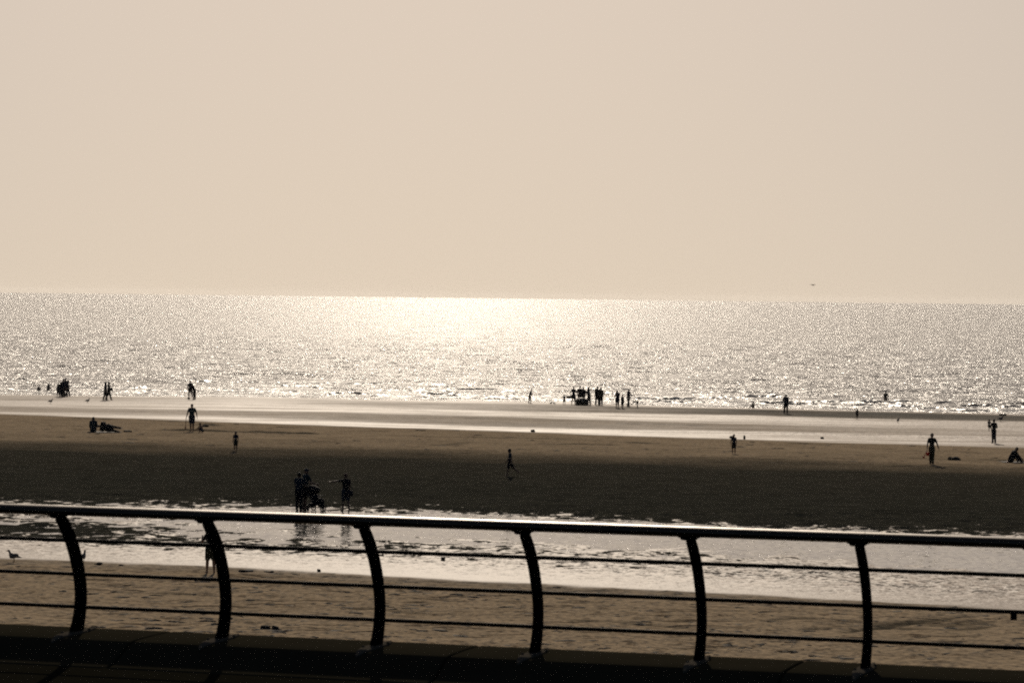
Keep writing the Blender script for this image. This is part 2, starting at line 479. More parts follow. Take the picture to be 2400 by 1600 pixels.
bx = axis((-1500, -200, 130), (-200, -75, 6), (-75, -38, .7), (-38, 38, .24), (38, 75, .7), (75, 200, 6), (200, 1500, 130))
by = axis((22, 74, 4), (74, 116, .2), (116, 160, .22), (160, 340, .5), (340, 520, 12))
BXX, BYY = np.meshgrid(bx, by)
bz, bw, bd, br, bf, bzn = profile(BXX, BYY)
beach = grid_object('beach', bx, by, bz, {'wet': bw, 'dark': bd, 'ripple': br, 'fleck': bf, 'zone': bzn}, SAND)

def ground(x, y):
    j = int(np.clip(np.searchsorted(bx, x) - 1, 0, len(bx) - 2)); i = int(np.clip(np.searchsorted(by, y) - 1, 0, len(by) - 2))
    tx = (x - bx[j]) / (bx[j + 1] - bx[j]); ty = (y - by[i]) / (by[i + 1] - by[i])
    return float((bz[i, j] * (1 - tx) + bz[i, j + 1] * tx) * (1 - ty) + (bz[i + 1, j] * (1 - tx) + bz[i + 1, j + 1] * tx) * ty)

POOL_Z = 1.50
def on_ground(px, py, floor=None):
    """the point of the beach seen at a photo pixel"""
    d = ray(px, py); lo = 60.0; prev = None
    y = 60.0
    while y < 400.0:
        t = y / d.y; zr = CAM_Z + d.z * t; zg = ground(d.x * t, y)
        if floor is not None: zg = max(zg, floor)
        if zr <= zg:
            return Vector((d.x * t, y, zg))
        y += 0.1
    return at(px, py, 0.0)

# ------------------------------------------------------------------ water
def water_mat(name, terms, rough, foam=False, col=(.012, .022, .026), spec=.5, sparkle=False):
    m, nt, b = new_mat(name); g = NG(nt)
    P = g.pos()
    b.inputs['Base Color'].default_value = (*col, 1)
    b.inputs['IOR'].default_value = 1.333
    b.inputs['Specular IOR Level'].default_value = spec
    b.inputs['Roughness'].default_value = rough
    T = [(g.vmath('MULTIPLY', P, (sx, sy, 1)), s, d, a, None) for sx, sy, s, d, a in terms]
    if sparkle:
        T.append((P, 11.0, 1, (2.6, 2.2), g.ramp(g.noise(P, 4.5, 3).outputs['Fac'], .60, .68)))
    g.l(g.jitter_normal(T), b.inputs['Normal'])
    if foam:
        f = attr(g, 'foam')
        nz = g.noise(P, 1.6, 5, .7).outputs['Fac']
        ff = g.math('MULTIPLY', f, g.ramp(nz, .38, .58))
        g.l(g.mix(ff, (*col, 1), (.8, .8, .78, 1)), b.inputs['Base Color'])
        g.l(g.mixf(ff, rough, .8), b.inputs['Roughness'])
    return m
SEAM = water_mat('sea_water', [(.45, 1.0, .40, 3, (4.1, 1.5)), (.6, 1.0, 2.3, 2, (4.9, 1.7))], .19, True, spec=.076)
POOLM = water_mat('pool_water', [(1, 1, .5, 2, (.06, .06)), (1, 1, 3.4, 3, (.30, .22))], .07, False, (.02, .022, .02), sparkle=True)

sx_ = axis((-6000, -900, 600), (-900, -150, 40), (-150, -78, 2.5), (-78, 78, .5), (78, 150, 2.5), (150, 900, 40), (900, 6000, 600))
sy_ = np.concatenate([axis((278, 420, .4), (420, 800, 1.3)), np.geomspace(806, 12000, 70)])
SXX, SYY = np.meshgrid(sx_, sy_)
shore = lin(SXX, *LINES[-1]); off = SYY - shore
amp = np.clip(off / 70.0, 0, 1) * np.clip((900 - SYY) / 300.0, 0, 1)
wz = 0.16 * amp * fbm(SXX / 7.0, SYY / 3.6, 51, 2) + 0.10 * amp * fbm(SXX / 3.0, SYY / 1.8, 61, 2)
foam = np.zeros_like(wz); brk = np.zeros_like(wz)
# small breakers: (x0, x1, row, height, foam)
BREAK = [(20, 62, 888, .34, .2), (-30, 46, 913, .35, .3), (150, 182, 904, .35, .3), (286, 326, 909, .32, .3), (330, 350, 909, .25, .3),
         (440, 462, 892, .30, .2), (468, 497, 895, .32, .2), (140, 300, 916, .16, .5), (250, 420, 920, .12, .4), (560, 660, 916, .12, .4),
         (652, 682, 905, .25, .3), (600, 632, 915, .25, .3), (718, 760, 907, .2, .3), (748, 868, 923, .42, .5), (860, 910, 928, .2, .5),
         (965, 1000, 930, .2, .4), (1028, 1046, 915, .3, .4), (1050, 1076, 927, .28, .5), (985, 1100, 925, .18, .7), (1130, 1200, 931, .2, .5),
         (1176, 1210, 919, .3, .4), (1420, 1458, 923, .36, .6), (1440, 1640, 934, .25, .9), (1535, 1606, 942, .3, .6), (1620, 1642, 939, .3, .6),
         (1500, 1540, 921, .25, .4), (1640, 1760, 931, .2, .8), (1752, 1830, 931, .4, .5), (1776, 1850, 944, .4, .5), (1840, 2000, 941, .28, .7),
         (1970, 2100, 942, .45, .9), (2090, 2130, 943, .4, .5), (2000, 2062, 950, .28, .4), (2080, 2160, 953, .28, .4), (2150, 2235, 956, .28, .4),
         (2272, 2352, 951, .36, .3), (2352, 2460, 954, .3, .3), (2160, 2420, 961, .18, .3), (1880, 2060, 953, .14, .4), (2060, 2300, 964, .12, .4), (1300, 1420, 938, .14, .4),
         (1640, 1760, 947, .12, .4), (2180, 2230, 943, .2, .3), (2370, 2400, 946, .28, .2)]
BREAK = [(a - (.2 * (b - a) if h > .29 else 0), b + (.2 * (b - a) if h > .29 else 0), r, h * (.78 if h > .29 else 1.0), f) for a, b, r, h, f in BREAK]
_rs = random.Random(3)
for k in range(46):                                   # thin ripples running in
    a = _rs.uniform(-60, 2420); yb = float(np.interp(a, PX, KEYS[-1][0])); L_ = _rs.uniform(50, 230)
    BREAK.append((a, a + L_, yb - _rs.choice((3, 5, 8, 12, 18, 26, 34)) - _rs.uniform(0, 3), _rs.uniform(.08, .17), _rs.uniform(.1, .5)))
for x0, x1, ry, h, fo in BREAK:
    a = at(x0, ry - .012 * 0, 0.0); e = at(x1, ry + (x1 - x0) * .0117, 0.0)
    t = (SXX - a.x) / (e.x - a.x)
    m = (t > -.3) & (t < 1.3)
    yc = a.y + (e.y - a.y) * t + 1.3 * vnoise(SXX / 4.0, 0 * SXX, int(x0) + 200) * 2
    d = SYY - yc
    m &= (np.abs(d) < 8)
    env = np.clip(np.minimum(t + .12, 1.12 - t) / .3, 0, 1) * (.75 + .9 * vnoise(SXX / 1.7, 0 * SXX, int(x1)))
    prof = np.where(d < 0, np.exp(-(d / .55) ** 2), np.exp(-(d / 1.8) ** 2))
    brk = np.maximum(brk, np.where(m, h * env * prof, 0))
    foam = np.maximum(foam, np.where(m, fo * np.clip(env * 1.4, 0, 1) * np.exp(-((d - 1.5) / 2.2) ** 2), 0))
wz = wz + brk
foam = np.maximum(foam, .35 * np.clip(1 - np.abs(off - 14) / 14, 0, 1) * (vnoise(SXX / 6, SYY / 1.2, 77) > .12))
sea = grid_object('sea', sx_, sy_, wz + 0.0, {'foam': foam}, SEAM)

# near tidal pool lying in the runnel behind the bar
px_ = axis((-60, 60, 3)); PYn = lin(px_, *LINES[3]); PYf = lin(px_, *LINES[9])
tt = np.linspace(0, 1, 24)
me = bpy.data.meshes.new('tidal_pool_water')
pv = [(float(x), float(a + (f - a) * t), POOL_Z) for t in tt for x, a, f in zip(px_, PYn, PYf)]
n_ = len(px_)
me.from_pydata(pv, [], [(i * n_ + j, i * n_ + j + 1, (i + 1) * n_ + j + 1, (i + 1) * n_ + j) for i in range(23) for j in range(n_ - 1)])
me.materials.append(POOLM)
pool = bpy.data.objects.new('tidal_pool_water', me); COL.objects.link(pool); pool['kind'] = 'structure'

# ------------------------------------------------------------------ promenade, sea wall, railing
RZ = 8.915                                    # handrail axis height
pl = at(0, 1190.5, RZ); pr = at(2400, 1272, RZ)
ax_ = (pr - pl).normalized()                  # along the rail, to the right
nx_ = Vector((-ax_.y, ax_.x, 0))              # seaward
S0 = 0.36                                     # the handrail hangs this far landward of the post foot
org = pl + nx_ * S0; org.z = 0.0
def rp(u, s, z): return Vector((org.x + ax_.x * u + nx_.x * s, org.y + ax_.y * u + nx_.y * s, z))
def u_of(px, py, z, s):
    """distance along the rail where the photo column px crosses the line at offset s, height z"""
    lo, hi = -20.0, 30.0
    for _ in range(60):
        m = (lo + hi) / 2; q = rp(m, s, z); v = CM.inverted() @ q
        x = 1200 + F * v.x / -v.z
        if x < px: lo = m
        else: hi = m
    return lo

CONC, nt, b = new_mat('weathered_concrete'); g = NG(nt)
P = g.pos(); n1 = g.noise(P, 2.2, 6, .6).outputs['Fac']; n2 = g.noise(P, 60, 3).outputs['Fac']
g.l(g.mix(g.math('MULTIPLY', n2, .5), g.mix(n1, (.026, .023, .014, 1), (.046, .041, .028, 1)), (.018, .016, .012, 1)), b.inputs['Base Color'])
b.inputs['Roughness'].default_value = .9; b.inputs['Specular IOR Level'].default_value = 0
bp = g.n('ShaderNodeBump'); bp.inputs['Distance'].default_value = .004; g.l(n2, bp.inputs['Height']); g.l(bp.outputs[0], b.inputs['Normal'])
PAVE, nt, b = new_mat('grit_paving'); g = NG(nt)
P = g.pos(); vor = g.n('ShaderNodeTexVoronoi'); g.l(P, vor.inputs['Vector']); vor.inputs['Scale'].default_value = 45
n1 = g.noise(P, 3, 5).outputs['Fac']
g.l(g.mix(vor.outputs['Distance'], g.mix(n1, (.012, .011, .006, 1), (.024, .022, .013, 1)), (.012, .011, .009, 1)), b.inputs['Base Color'])
b.inputs['Roughness'].default_value = .9; b.inputs['Specular IOR Level'].default_value = 0
bp = g.n('ShaderNodeBump'); bp.inputs['Distance'].default_value = .006; g.l(vor.outputs['Distance'], bp.inputs['Height']); g.l(bp.outputs[0], b.inputs['Normal'])

FLOOR_Z = 7.65
U0, U1 = -70.0, 90.0
me = bpy.data.meshes.new('promenade')
q = [rp(U0, -40, FLOOR_Z), rp(U1, -40, FLOOR_Z), rp(U1, -.88, FLOOR_Z), rp(U0, -.88, FLOOR_Z)]
me.from_pydata([tuple(x) for x in q], [], [(0, 1, 2, 3)]); me.materials.append(PAVE)
prom = bpy.data.objects.new('promenade', me); COL.objects.link(prom); prom['kind'] = 'structure'

# ground under the promenade and the town side, so that the land is closed
wall = empty('sea_wall', rp(0, 0, 0)); tag(wall, 'dark concrete sea wall with wide rounded coping along the promenade edge', 'sea wall')
wall_inv = wall.location.copy()
def local(pts): return [p - wall_inv for p in pts]
mb = MB()
sec = [(-.9, 1.2), (.52, 1.2), (.52, 7.50), (-.9, 7.50)]
mb.ring_stack([local([rp(u, s, z) for s, z in sec]) for u in (U0, U1)])
mb.build('wall_face', CONC, wall, False)
prof = [(-.92, 7.50), (-.92, 7.652), (-.84, 7.655), (-.77, 7.664), (-.70, 7.686), (-.62, 7.721), (-.53, 7.762), (-.45, 7.792), (-.37, 7.812), (-.27, 7.821), (-.1, 7.824), (.1, 7.824), (.35, 7.822), (.5, 7.818), (.57, 7.80), (.60, 7.76), (.60, 7.50)]
joints = [u_of(407, 0, 7.82, .55), u_of(1128, 0, 7.82, .55), u_of(1890, 0, 7.82, .55)]
step = (joints[2] - joints[0]) / 2
edges = [joints[0] + step * k for k in range(-8, 12)]
edges[edges.index(min(edges, key=lambda e: abs(e - joints[1])))] = joints[1]
for k, (a, e) in enumerate(zip(edges[:-1], edges[1:])):
    mb = MB(); ga = .010
    us = [a + ga, a + ga + .012, a + ga + .03, a + .5, e - .5, e - ga - .03, e - ga - .012, e - ga]
    rings = []
    for i, u in enumerate(us):
        dz = -.012 if i in (0, len(us) - 1) else 0
        rings.append(local([rp(u, s, z + (dz if z > 7.6 else 0)) for s, z in prof]))
    mb.ring_stack(rings)
    mb.build('coping_unit', CONC, wall, True)

rail = empty('promenade_railing', rp(0, 0, 7.82)); tag(rail, 'dark seafront railing with curved posts, a thick handrail and three thin rails', 'railing')
ro = rail.location.copy()
def rl(u, s, z): return rp(u, s, z) - ro
tops = [136, 481, 848, 1225, 1615, 2011]
tu = [u_of(x, 0, RZ - .06, -S0) for x in tops]
sp = (tu[-1] - tu[0]) / 5
tu = [tu[0] - k * sp for k in (6, 5, 4, 3, 2, 1)] + tu + [tu[-1] + k * sp for k in (1, 2, 3, 4, 5, 6)]
# handrail in three lengths butted at sleeve seams
seams = [u_of(200, 0, RZ, -S0), u_of(2028, 0, RZ, -S0)]
RR = .0435
cuts = [tu[0] - .5, seams[0], seams[1], tu[-1] + .5]
for a, e in zip(cuts[:-1], cuts[1:]):
    mb = MB(); gp = .002
    mb.tube([rl(a + gp + (e - a - 2 * gp) * t, -S0, RZ) for t in np.linspace(0, 1, 121)], RR, 36, False)
    for i, v in enumerate(mb.v):
        q = Vector(v) - rl(0, -S0, RZ); across = q.dot(nx_)
        mb.v[i] = tuple(Vector(v) + nx_ * across * .9)
    mb.build('handrail', RAILM, rail)
for s_ in seams:
    mb = MB(); mb.tube([rl(s_ - .05, -S0, RZ), rl(s_ + .05, -S0, RZ)], RR - .008, 20)
    mb.build('rail_sleeve', RAILM, rail)
MIDR = [(8.637, -.085), (8.33, .085), (8.04, .13)]
for z, s in MIDR:
    mb = MB(); mb.tube([rl(tu[0] - .5 + (tu[-1] - tu[0] + 1) * t, s, z) for t in np.linspace(0, 1, 241)], .0165, 20)
    mb.build('thin_rail', THINM, rail)
# curved post: centre line (height, offset), depth, thickness
h_ctrl = [7.80, 7.90, 8.04, 8.20, 8.33, 8.48, 8.637, 8.74, 8.82, 8.868]
s_ctrl = [.02, .075, .12, .125, .085, .015, -.085, -.185, -.275, -.335]
d_ctrl = [.18, .16, .15, .145, .14, .135, .125, .115, .10, .09]
def post_mesh():
    mb = MB()
    zz = np.linspace(7.80, 8.868, 30)
    ss = np.interp(zz, h_ctrl, s_ctrl); dd = np.interp(zz, h_ctrl, d_ctrl)
    k = np.array([.25, .5, .25])
    for _ in range(6): ss[1:-1] = (ss[:-2] * .25 + ss[1:-1] * .5 + ss[2:] * .25)
    for w0, w1 in ((-.026, -.007), (.007, .026)):            # twin plates
        rings = []
        for i in range(30):
            j0, j1 = max(i - 1, 0), min(i + 1, 29)
            t = Vector((ss[j1] - ss[j0], zz[j1] - zz[j0])).normalized(); n = Vector((t.y, -t.x))
            a = Vector((ss[i], zz[i])) - n * dd[i] / 2; c_ = Vector((ss[i], zz[i])) + n * dd[i] / 2
            rings.append([(w0, a.x, a.y), (w1, a.x, a.y), (w1, c_.x, c_.y), (w0, c_.x, c_.y)])
        mb.ring_stack(rings)
    rings = []                                                # recessed web
    for i in range(30):
        j0, j1 = max(i - 1, 0), min(i + 1, 29)
        t = Vector((ss[j1] - ss[j0], zz[j1] - zz[j0])).normalized(); n = Vector((t.y, -t.x)); w = dd[i] * .4
        a = Vector((ss[i], zz[i])) - n * w; c_ = Vector((ss[i], zz[i])) + n * w
        rings.append([(-.008, a.x, a.y), (.008, a.x, a.y), (.008, c_.x, c_.y), (-.008, c_.x, c_.y)])
    mb.ring_stack(rings)
    return mb
def to_rail(mb, u):
    mb2 = MB(); mb2.f = mb.f; mb2.v = [tuple(rl(u + x, s, z)) for x, s, z in mb.v]
    return mb2
for u in tu:
    p = to_rail(post_mesh(), u).build('post', POSTM, rail, False)
    # saddle bracket under the handrail
    mb = MB()
    mb.ring_stack([[(x, -S0 + dy, z) for dy, z in ((-.03, 8.866), (.03, 8.866), (.03, 8.888), (-.03, 8.888))] for x in (-.085, .085)])
    mb.ring_stack([[(x, -S0 + dy, z) for dy, z in ((-.026, zb), (.026, zb), (.03, 8.868), (-.03, 8.868))] for x, zb in ((-.068, 8.862), (-.062, 8.852), (-.045, 8.846), (.045, 8.846), (.062, 8.852), (.068, 8.862))])
    to_rail(mb, u).build('saddle_bracket', POSTM, p, False)
    # foot: a long leaf-shaped plate lying over the coping and curving down with it
    mb = MB(); nS = 26; tv, bv = [], []
    for i in range(nS):
        s = -.46 + .88 * i / (nS - 1); hw = .068 * max(.10, math.sin(math.pi * (i + .5) / nS) ** .7)
        zc = float(np.interp(s, [p_[0] for p_ in prof[1:14]], [p_[1] for p_ in prof[1:14]]))
        tv.append([(-hw, s, zc - .004), (hw, s, zc - .004), (hw, s, zc + .012), (hw * .5, s, zc + .017), (-hw * .5, s, zc + .017), (-hw, s, zc + .012)])
    mb.ring_stack(tv)
    to_rail(mb, u).build('base_plate', PLATEM, p, False)
    for sx, sy in ((-1, -1), (1, -1), (-1, 1), (1, 1)):
        mb = MB()
        mb.ring_stack([[(.05 * sx + .012 * math.cos(a * math.pi / 3), .17 * sy + .02 + .012 * math.sin(a * math.pi / 3), z) for a in range(6)] for z in (7.83, 7.852)])
        to_rail(mb, u).build('bolt', PLATEM, p, False)
# small clamp hanging from the middle rail at the right
uc = u_of(2376, 0, 8.33, .085)
mb = MB(); mb.ring_stack([[(x, .085 + dy, z) for dy, z in ((-.016, 8.265), (.016, 8.265), (.02, 8.33), (-.02, 8.33))] for x in (-.024, .024)])
to_rail(mb, uc).build('rail_clamp', POSTM, rail, False)

# ------------------------------------------------------------------ people
def rx(a): return Matrix.Rotation(a, 3, 'X')
def ry_(a): return Matrix.Rotation(a, 3, 'Y')
def person(px, py, H, label, group=None, facing=0.0, lean=0.0, side=0.0, legs=((4, 4, 4), (-4, 4, 4)), arms=((0, 8, 8), (0, 8, 8)),
           fat=1.0, hs=1.0, top=None, bottom=None, dress=None, hair=HAIR, long_hair=False, cap=None, head_pitch=0.0, floor=None, sink=0.0, voxel=.0125, hood=None, loc=None, shoes=False, roll=0.0):
    """facing: 0 looks out to sea, 180 looks at the camera, 90 looks to the left of the photo.
    legs: (swing forward, outward, knee bend) left then right; arms: (swing, outward, elbow bend)."""
    u = H
    J = {}
    Rt = Matrix.Rotation(R(side), 3, 'Y') @ rx(-R(lean))
    pel = Vector((0, 0, 0))
    chest = pel + Rt @ Vector((0, 0, .19 * u)); neck = pel + Rt @ Vector((0, 0, .295 * u))
    Rh = Rt @ rx(-R(head_pitch))
    hc = neck + Rh @ Vector((0, .012 * u, .085 * u * (.55 + .45 * hs)))
    body = MB(); shirt = MB(); low = MB(); hairb = MB(); shoe = MB()
    def ell(m, c_, r, k=1.0, rot=Rt): m.ell(c_, (r[0] * u * k, r[1] * u * k, r[2] * u * k), rot)
    lf = 1.14 if voxel >= .0139 else 1.05
    ft = fat * (1.0 if voxel >= .0139 else 1.0)
    def bcap(p, q, r0, r1): body.cap(p, q, r0 * lf, r1 * lf)
    torso = [(pel + Rt @ Vector((0, 0, .0)), (.088 * ft, .062 * ft, .07)), (pel + Rt @ Vector((0, .004 * u, .09 * u)), (.078 * ft, .055 * ft, .085)), (chest, (.095 * ft, .062 * ft, .095)), (pel + Rt @ Vector((0, 0, .255 * u)), (.105 * ft ** .5, .048, .045))]
    for c_, r in torso: ell(body, c_, r)
    body.cap(neck - Rt @ Vector((0, 0, .03 * u)), hc, .031 * u, .028 * u)
    hr = (.046 * u * hs, .056 * u * hs, .068 * u * hs)
    body.ell(hc, hr, Rh)
    body.ell(hc + Rh @ Vector((0, hr[1] * .45, -hr[2] * .55)), (hr[0] * .62, hr[1] * .5, hr[2] * .42), Rh)
    body.cap(hc + Rh @ Vector((0, hr[1] * .95, hr[2] * .05)), hc + Rh @ Vector((0, hr[1] * 1.12, -hr[2] * .22)), .007 * u, .009 * u, 8, 2)
    for s in (-1, 1): body.ell(hc + Rh @ Vector((s * hr[0] * 1.0, -.004 * u, -hr[2] * .05)), (.007 * u, .012 * u, .018 * u), Rh)
    # legs
    tl, sl = .245 * u, .235 * u
    lows = []
    for s, (sw, ab, kn) in zip((-1, 1), legs):
        hip = pel + Rt @ Vector((s * .048 * u * ft ** .5, 0, -.02 * u)) if lean < 60 else pel + Vector((s * .048 * u, 0, -.02 * u))
        def dirv(a, b): return Vector((s * math.sin(R(b)) , math.sin(R(a)) * math.cos(R(b)), -math.cos(R(a)) * math.cos(R(b))))
        d1 = dirv(sw, ab); d2 = dirv(sw - kn, ab * .6)
        kne = hip + d1 * tl; ank = kne + d2 * sl
        bcap(hip, kne, .056 * u * ft ** .5, .034 * u); bcap(kne, kne + d2 * sl * .4, .034 * u, .035 * u); bcap(kne + d2 * sl * .35, ank, .035 * u, .020 * u)
        fa = R(max(-70, min(60, (sw - kn) * .7)))
        fd = Vector((s * .15, math.cos(fa), math.sin(fa))).normalized()
        dn = Vector((0, math.sin(fa), -math.cos(fa)))
        heel = ank + dn * .025 * u - fd * .02 * u; toe = ank + dn * .03 * u + fd * .10 * u
        body.cap(heel, ank + dn * .028 * u + fd * .055 * u, .021 * u, .020 * u); body.cap(ank + dn * .028 * u + fd * .05 * u, toe, .020 * u, .013 * u); body.cap(ank, heel, .020 * u, .021 * u)
        if shoes: shoe.cap(heel, toe, .028 * u, .022 * u)
        if bottom:
            kind = bottom[0]
            if kind == 'shorts':
                low.cap(hip, hip + d1 * tl * .85, .068 * lf * u * ft ** .5, .056 * lf * u)
            else:
                low.cap(hip, kne, .063 * lf * u * ft ** .5, .047 * lf * u); low.cap(kne, ank - d2 * .0 * u, .046 * lf * u, .036 * lf * u)
        J['ank%d' % s] = ank; J['toe%d' % s] = toe; J['kne%d' % s] = kne
    if bottom: ell(low, torso[0][0], torso[0][1], 1.13); ell(low, torso[1][0] - Rt @ Vector((0, 0, .03 * u)), torso[1][1], 1.06)
    # arms and hands
    for s, arm in zip((-1, 1), arms):
        sw, ab, el = arm[:3]; fab = arm[3] if len(arm) > 3 else ab * .4
        sh = neck + Rt @ Vector((s * .098 * u * ft ** .5, 0, -.028 * u))
        def dv(a, b): return (Vector((s * math.sin(R(b)), math.sin(R(a)) * math.cos(R(b)), -math.cos(R(a)) * math.cos(R(b)))))
        d1 = dv(sw, ab); d2 = dv(sw + el, fab)
        elb = sh + d1 * .17 * u; wr = elb + d2 * .145 * u
        bcap(sh, elb, .031 * u * ft ** .5, .023 * u); bcap(elb, wr, .024 * u, .015 * u)
        pm = wr + d2 * .035 * u
        side_v = d2.cross(Vector((0, 1, 0.2))).normalized() if abs(d2.y) < .9 else Vector((1, 0, 0))
        fwd = side_v.cross(d2).normalized()
        if fwd.y < 0: fwd = -fwd
        for q in (-1.5, -.5, .5, 1.5):
            k0 = wr + d2 * .05 * u + fwd * q * .0105 * u
            body.cap(wr + fwd * q * .006 * u, k0, .010 * u, .0085 * u, 8, 2)
            L_ = (.9, 1.05, 1.0, .8)[int(q + 1.5)] * .024 * u
            cu = side_v * (-s) * .35
            k1 = k0 + (d2 + cu * .5).normalized() * L_; k2 = k1 + (d2 + cu * 1.6).normalized() * L_ * .8
            body.cap(k0, k1, .0075 * u, .0065 * u, 8, 2); body.cap(k1, k2, .0065 * u, .005 * u, 8, 2)
        th = wr + d2 * .018 * u + fwd * .014 * u
        t1 = th + (d2 * .6 + fwd * .8).normalized() * .026 * u; t2 = t1 + (d2 + fwd * .25).normalized() * .02 * u
        body.cap(th, t1, .0085 * u, .007 * u, 8, 2); body.cap(t1, t2, .007 * u, .0055 * u, 8, 2)
        J['hand%d' % s] = wr + d2 * .055 * u; J['sh%d' % s] = sh; J['elb%d' % s] = elb
        if top:
            if top[0] == 'long': shirt.cap(neck, sh, .036 * u, .034 * u); shirt.cap(sh, elb, .040 * u * ft ** .5, .034 * u); shirt.cap(elb, elb + d2 * .13 * u, .034 * u, .026 * u)
            elif top[0] == 'tshirt': shirt.cap(sh, sh + d1 * .10 * u, .039 * u * ft ** .5, .037 * u); shirt.cap(neck, sh, .03 * u, .034 * u)
    if top or dress:
        for i, (c_, r) in enumerate(torso): ell(shirt, c_, r, 1.10 if i else 1.06)
        shirt.cap(chest, pel + Rt @ Vector((0, 0, .02 * u)), .07 * u * ft, .075 * u * ft)
        if top and top[0] == 'long': shirt.cap(pel + Rt @ Vector((0, 0, .05 * u)), pel - Vector((0, 0, .05 * u)), .085 * u * ft, .09 * u * ft)
    if dress:
        shirt.cap(pel + Vector((0, 0, .02 * u)), pel - Vector((0, 0, dress[0] * u)), .085 * u * ft, .118 * u * ft)
    if cap:
        hairb.ell(hc + Rh @ Vector((0, 0, hr[2] * .42)), (hr[0] * 1.15, hr[1] * 1.12, hr[2] * .68), Rh)
        hairb.ell(hc + Rh @ Vector((0, hr[1] * 1.15, hr[2] * .32)), (hr[0] * .8, hr[1] * .6, hr[2] * .10), Rh)
    elif hood:
        hairb.ell(hc + Rh @ Vector((0, -hr[1] * .1, 0)), (hr[0] * 1.25, hr[1] * 1.15, hr[2] * 1.15), Rh); hairb.cap(hc, neck, hr[0] * 1.1, hr[0] * 1.4)
    else:
        hairb.ell(hc + Rh @ Vector((0, -hr[1] * .22, hr[2] * .22)), (hr[0] * 1.10, hr[1] * .98, hr[2] * .90), Rh)
        if long_hair: hairb.cap(hc + Rh @ Vector((0, -hr[1] * .6, -hr[2] * .2)), neck + Rt @ Vector((0, -.05 * u, -.05 * u)), hr[0] * .95, hr[0] * .7)
    # stand the figure on the ground
    B3 = Matrix.Rotation(R(facing), 3, 'Z') @ Matrix.Rotation(R(roll), 3, 'Y')
    for m in (body, shirt, low, hairb, shoe): m.v = [tuple(B3 @ Vector(v)) for v in m.v]
    zmin = min(v[2] for m in (body, low, shirt) for v in m.v) + .004
    zmin = min(v[2] for v in body.v) + .003
    fl = [v for v in body.v if v[2] < zmin + .10 * u]
    cx = sum(v[0] for v in fl) / len(fl); cy = sum(v[1] for v in fl) / len(fl)
    sh_ = Vector((-cx, -cy, -zmin - sink))
    for m in (body, shirt, low, hairb, shoe): m.v = [tuple(Vector(v) + sh_) for v in m.v]
    for k in J: J[k] = B3 @ J[k] + sh_
    base = loc if loc is not None else on_ground(px, py, floor)
    root = empty('person', base)
    tag(root, label, 'person', group)
    body.build('body', SKIN, root, True, voxel)
    if shirt.v: shirt.build('dress' if dress else ('jacket' if top[0] == 'long' else 'shirt'), (dress or top)[1], root, True, voxel * 1.25)
    if low.v: low.build('shorts' if bottom[0] == 'shorts' else 'trousers', bottom[1], root, True, voxel * 1.2)
    hairb.build('cap' if cap else ('hood' if hood else 'hair'), cap or hood or hair, root, True, voxel)
    if shoe.v: shoe.build('shoes', BLACK, root, True, voxel)
    J['chest'] = B3 @ chest + sh_; J['pel'] = B3 @ pel + sh_; J['head'] = B3 @ hc + sh_
    return root, {k: base + v for k, v in J.items()}

W = 'people at the water line'
S = 'people on the sand'
# --- far left
person(90.5, 916, 1.2, 'bather sitting in shallow sea, outer of the two waders near the left frame edge', W, facing=20, legs=((125, 8, 100), (125, 8, 100)), sink=.12, voxel=.018, loc=at(90.5, 914.5, .06))
person(115, 916, 1.45, 'bather sitting in shallow sea beside the group of five, leaning to the right', W, facing=-40, lean=12, legs=((125, 8, 100), (125, 8, 100)), sink=.10, voxel=.018, top=('tshirt', NAVY), loc=at(115.5, 914.5, .06))
V = .017
person(136.5, 929.5, 1.30, 'small child in dark shirt and shorts, leftmost of the group of five by the water', 'group of five by the water', facing=10, hs=1.12, top=('tshirt', NAVY), bottom=('shorts', BLACK), voxel=V)
person(142, 930, 1.45, 'shorter figure in dark jacket, second from left in the group of five by the water', 'group of five by the water', facing=-20, top=('long', BLACK), bottom=('trousers', DENIM), voxel=V)
person(148.5, 930.5, 1.78, 'broad adult in dark clothes in the middle of the group of five by the water', 'group of five by the water', facing=160, fat=1.15, top=('long', NAVY), bottom=('trousers', BLACK), voxel=V)
person(153.5, 930, 1.84, 'tallest adult of the group of five by the water, head highest', 'group of five by the water', facing=30, fat=1.1, top=('long', GREY), bottom=('trousers', BLACK), voxel=V)
person(159, 929, 1.66, 'adult stepping to the right at the right end of the group of five', 'group of five by the water', facing=-80, legs=((14, 2, 5), (-14, 2, 8)), arms=((14, 8, 15), (-14, 8, 15)), top=('tshirt', BLACK), bottom=('trousers', DENIM), voxel=V)
r_, j_ = person(247, 938, 1.78, 'adult in dark jacket strolling on the left of a close pair on wet sand', 'couple strolling on wet sand', facing=-70, legs=((-9, 2, 6), (9, 2, 3)), top=('long', NAVY), bottom=('trousers', BLACK), hood=NAVY, voxel=V)
r_, j_ = person(255, 938, 1.76, 'striding adult with bag at hip on the right of a close pair on wet sand', 'couple strolling on wet sand', facing=-80, legs=((18, 2, 4), (-18, 2, 6)), top=('long', BLACK), bottom=('trousers', BLACK), long_hair=True, voxel=V)
def bag(loc, size, label, mat=STRAP):
    root = empty('bag', loc); tag(root, label, 'bag')
    mb = MB(); mb.ell((0, 0, 0), (size * .5, size * .3, size * .42), n=12); mb.ell((0, 0, -size * .15), (size * .52, size * .3, size * .3), n=12); mb.build('bag_body', mat, root, True, .02)
    mb = MB(); mb.tube([(size * .38 * math.cos(a), 0, size * .3 + size * .55 * math.sin(a)) for a in np.linspace(0, math.pi, 9)], .014, 6); mb.build('strap', BLACK, root)
    return root
bag(Vector(((j_['pel'].x + .22), j_['pel'].y - .05, j_['pel'].z + .12)), .36, 'dark shoulder bag at the hip of the striding walker in the close pair')
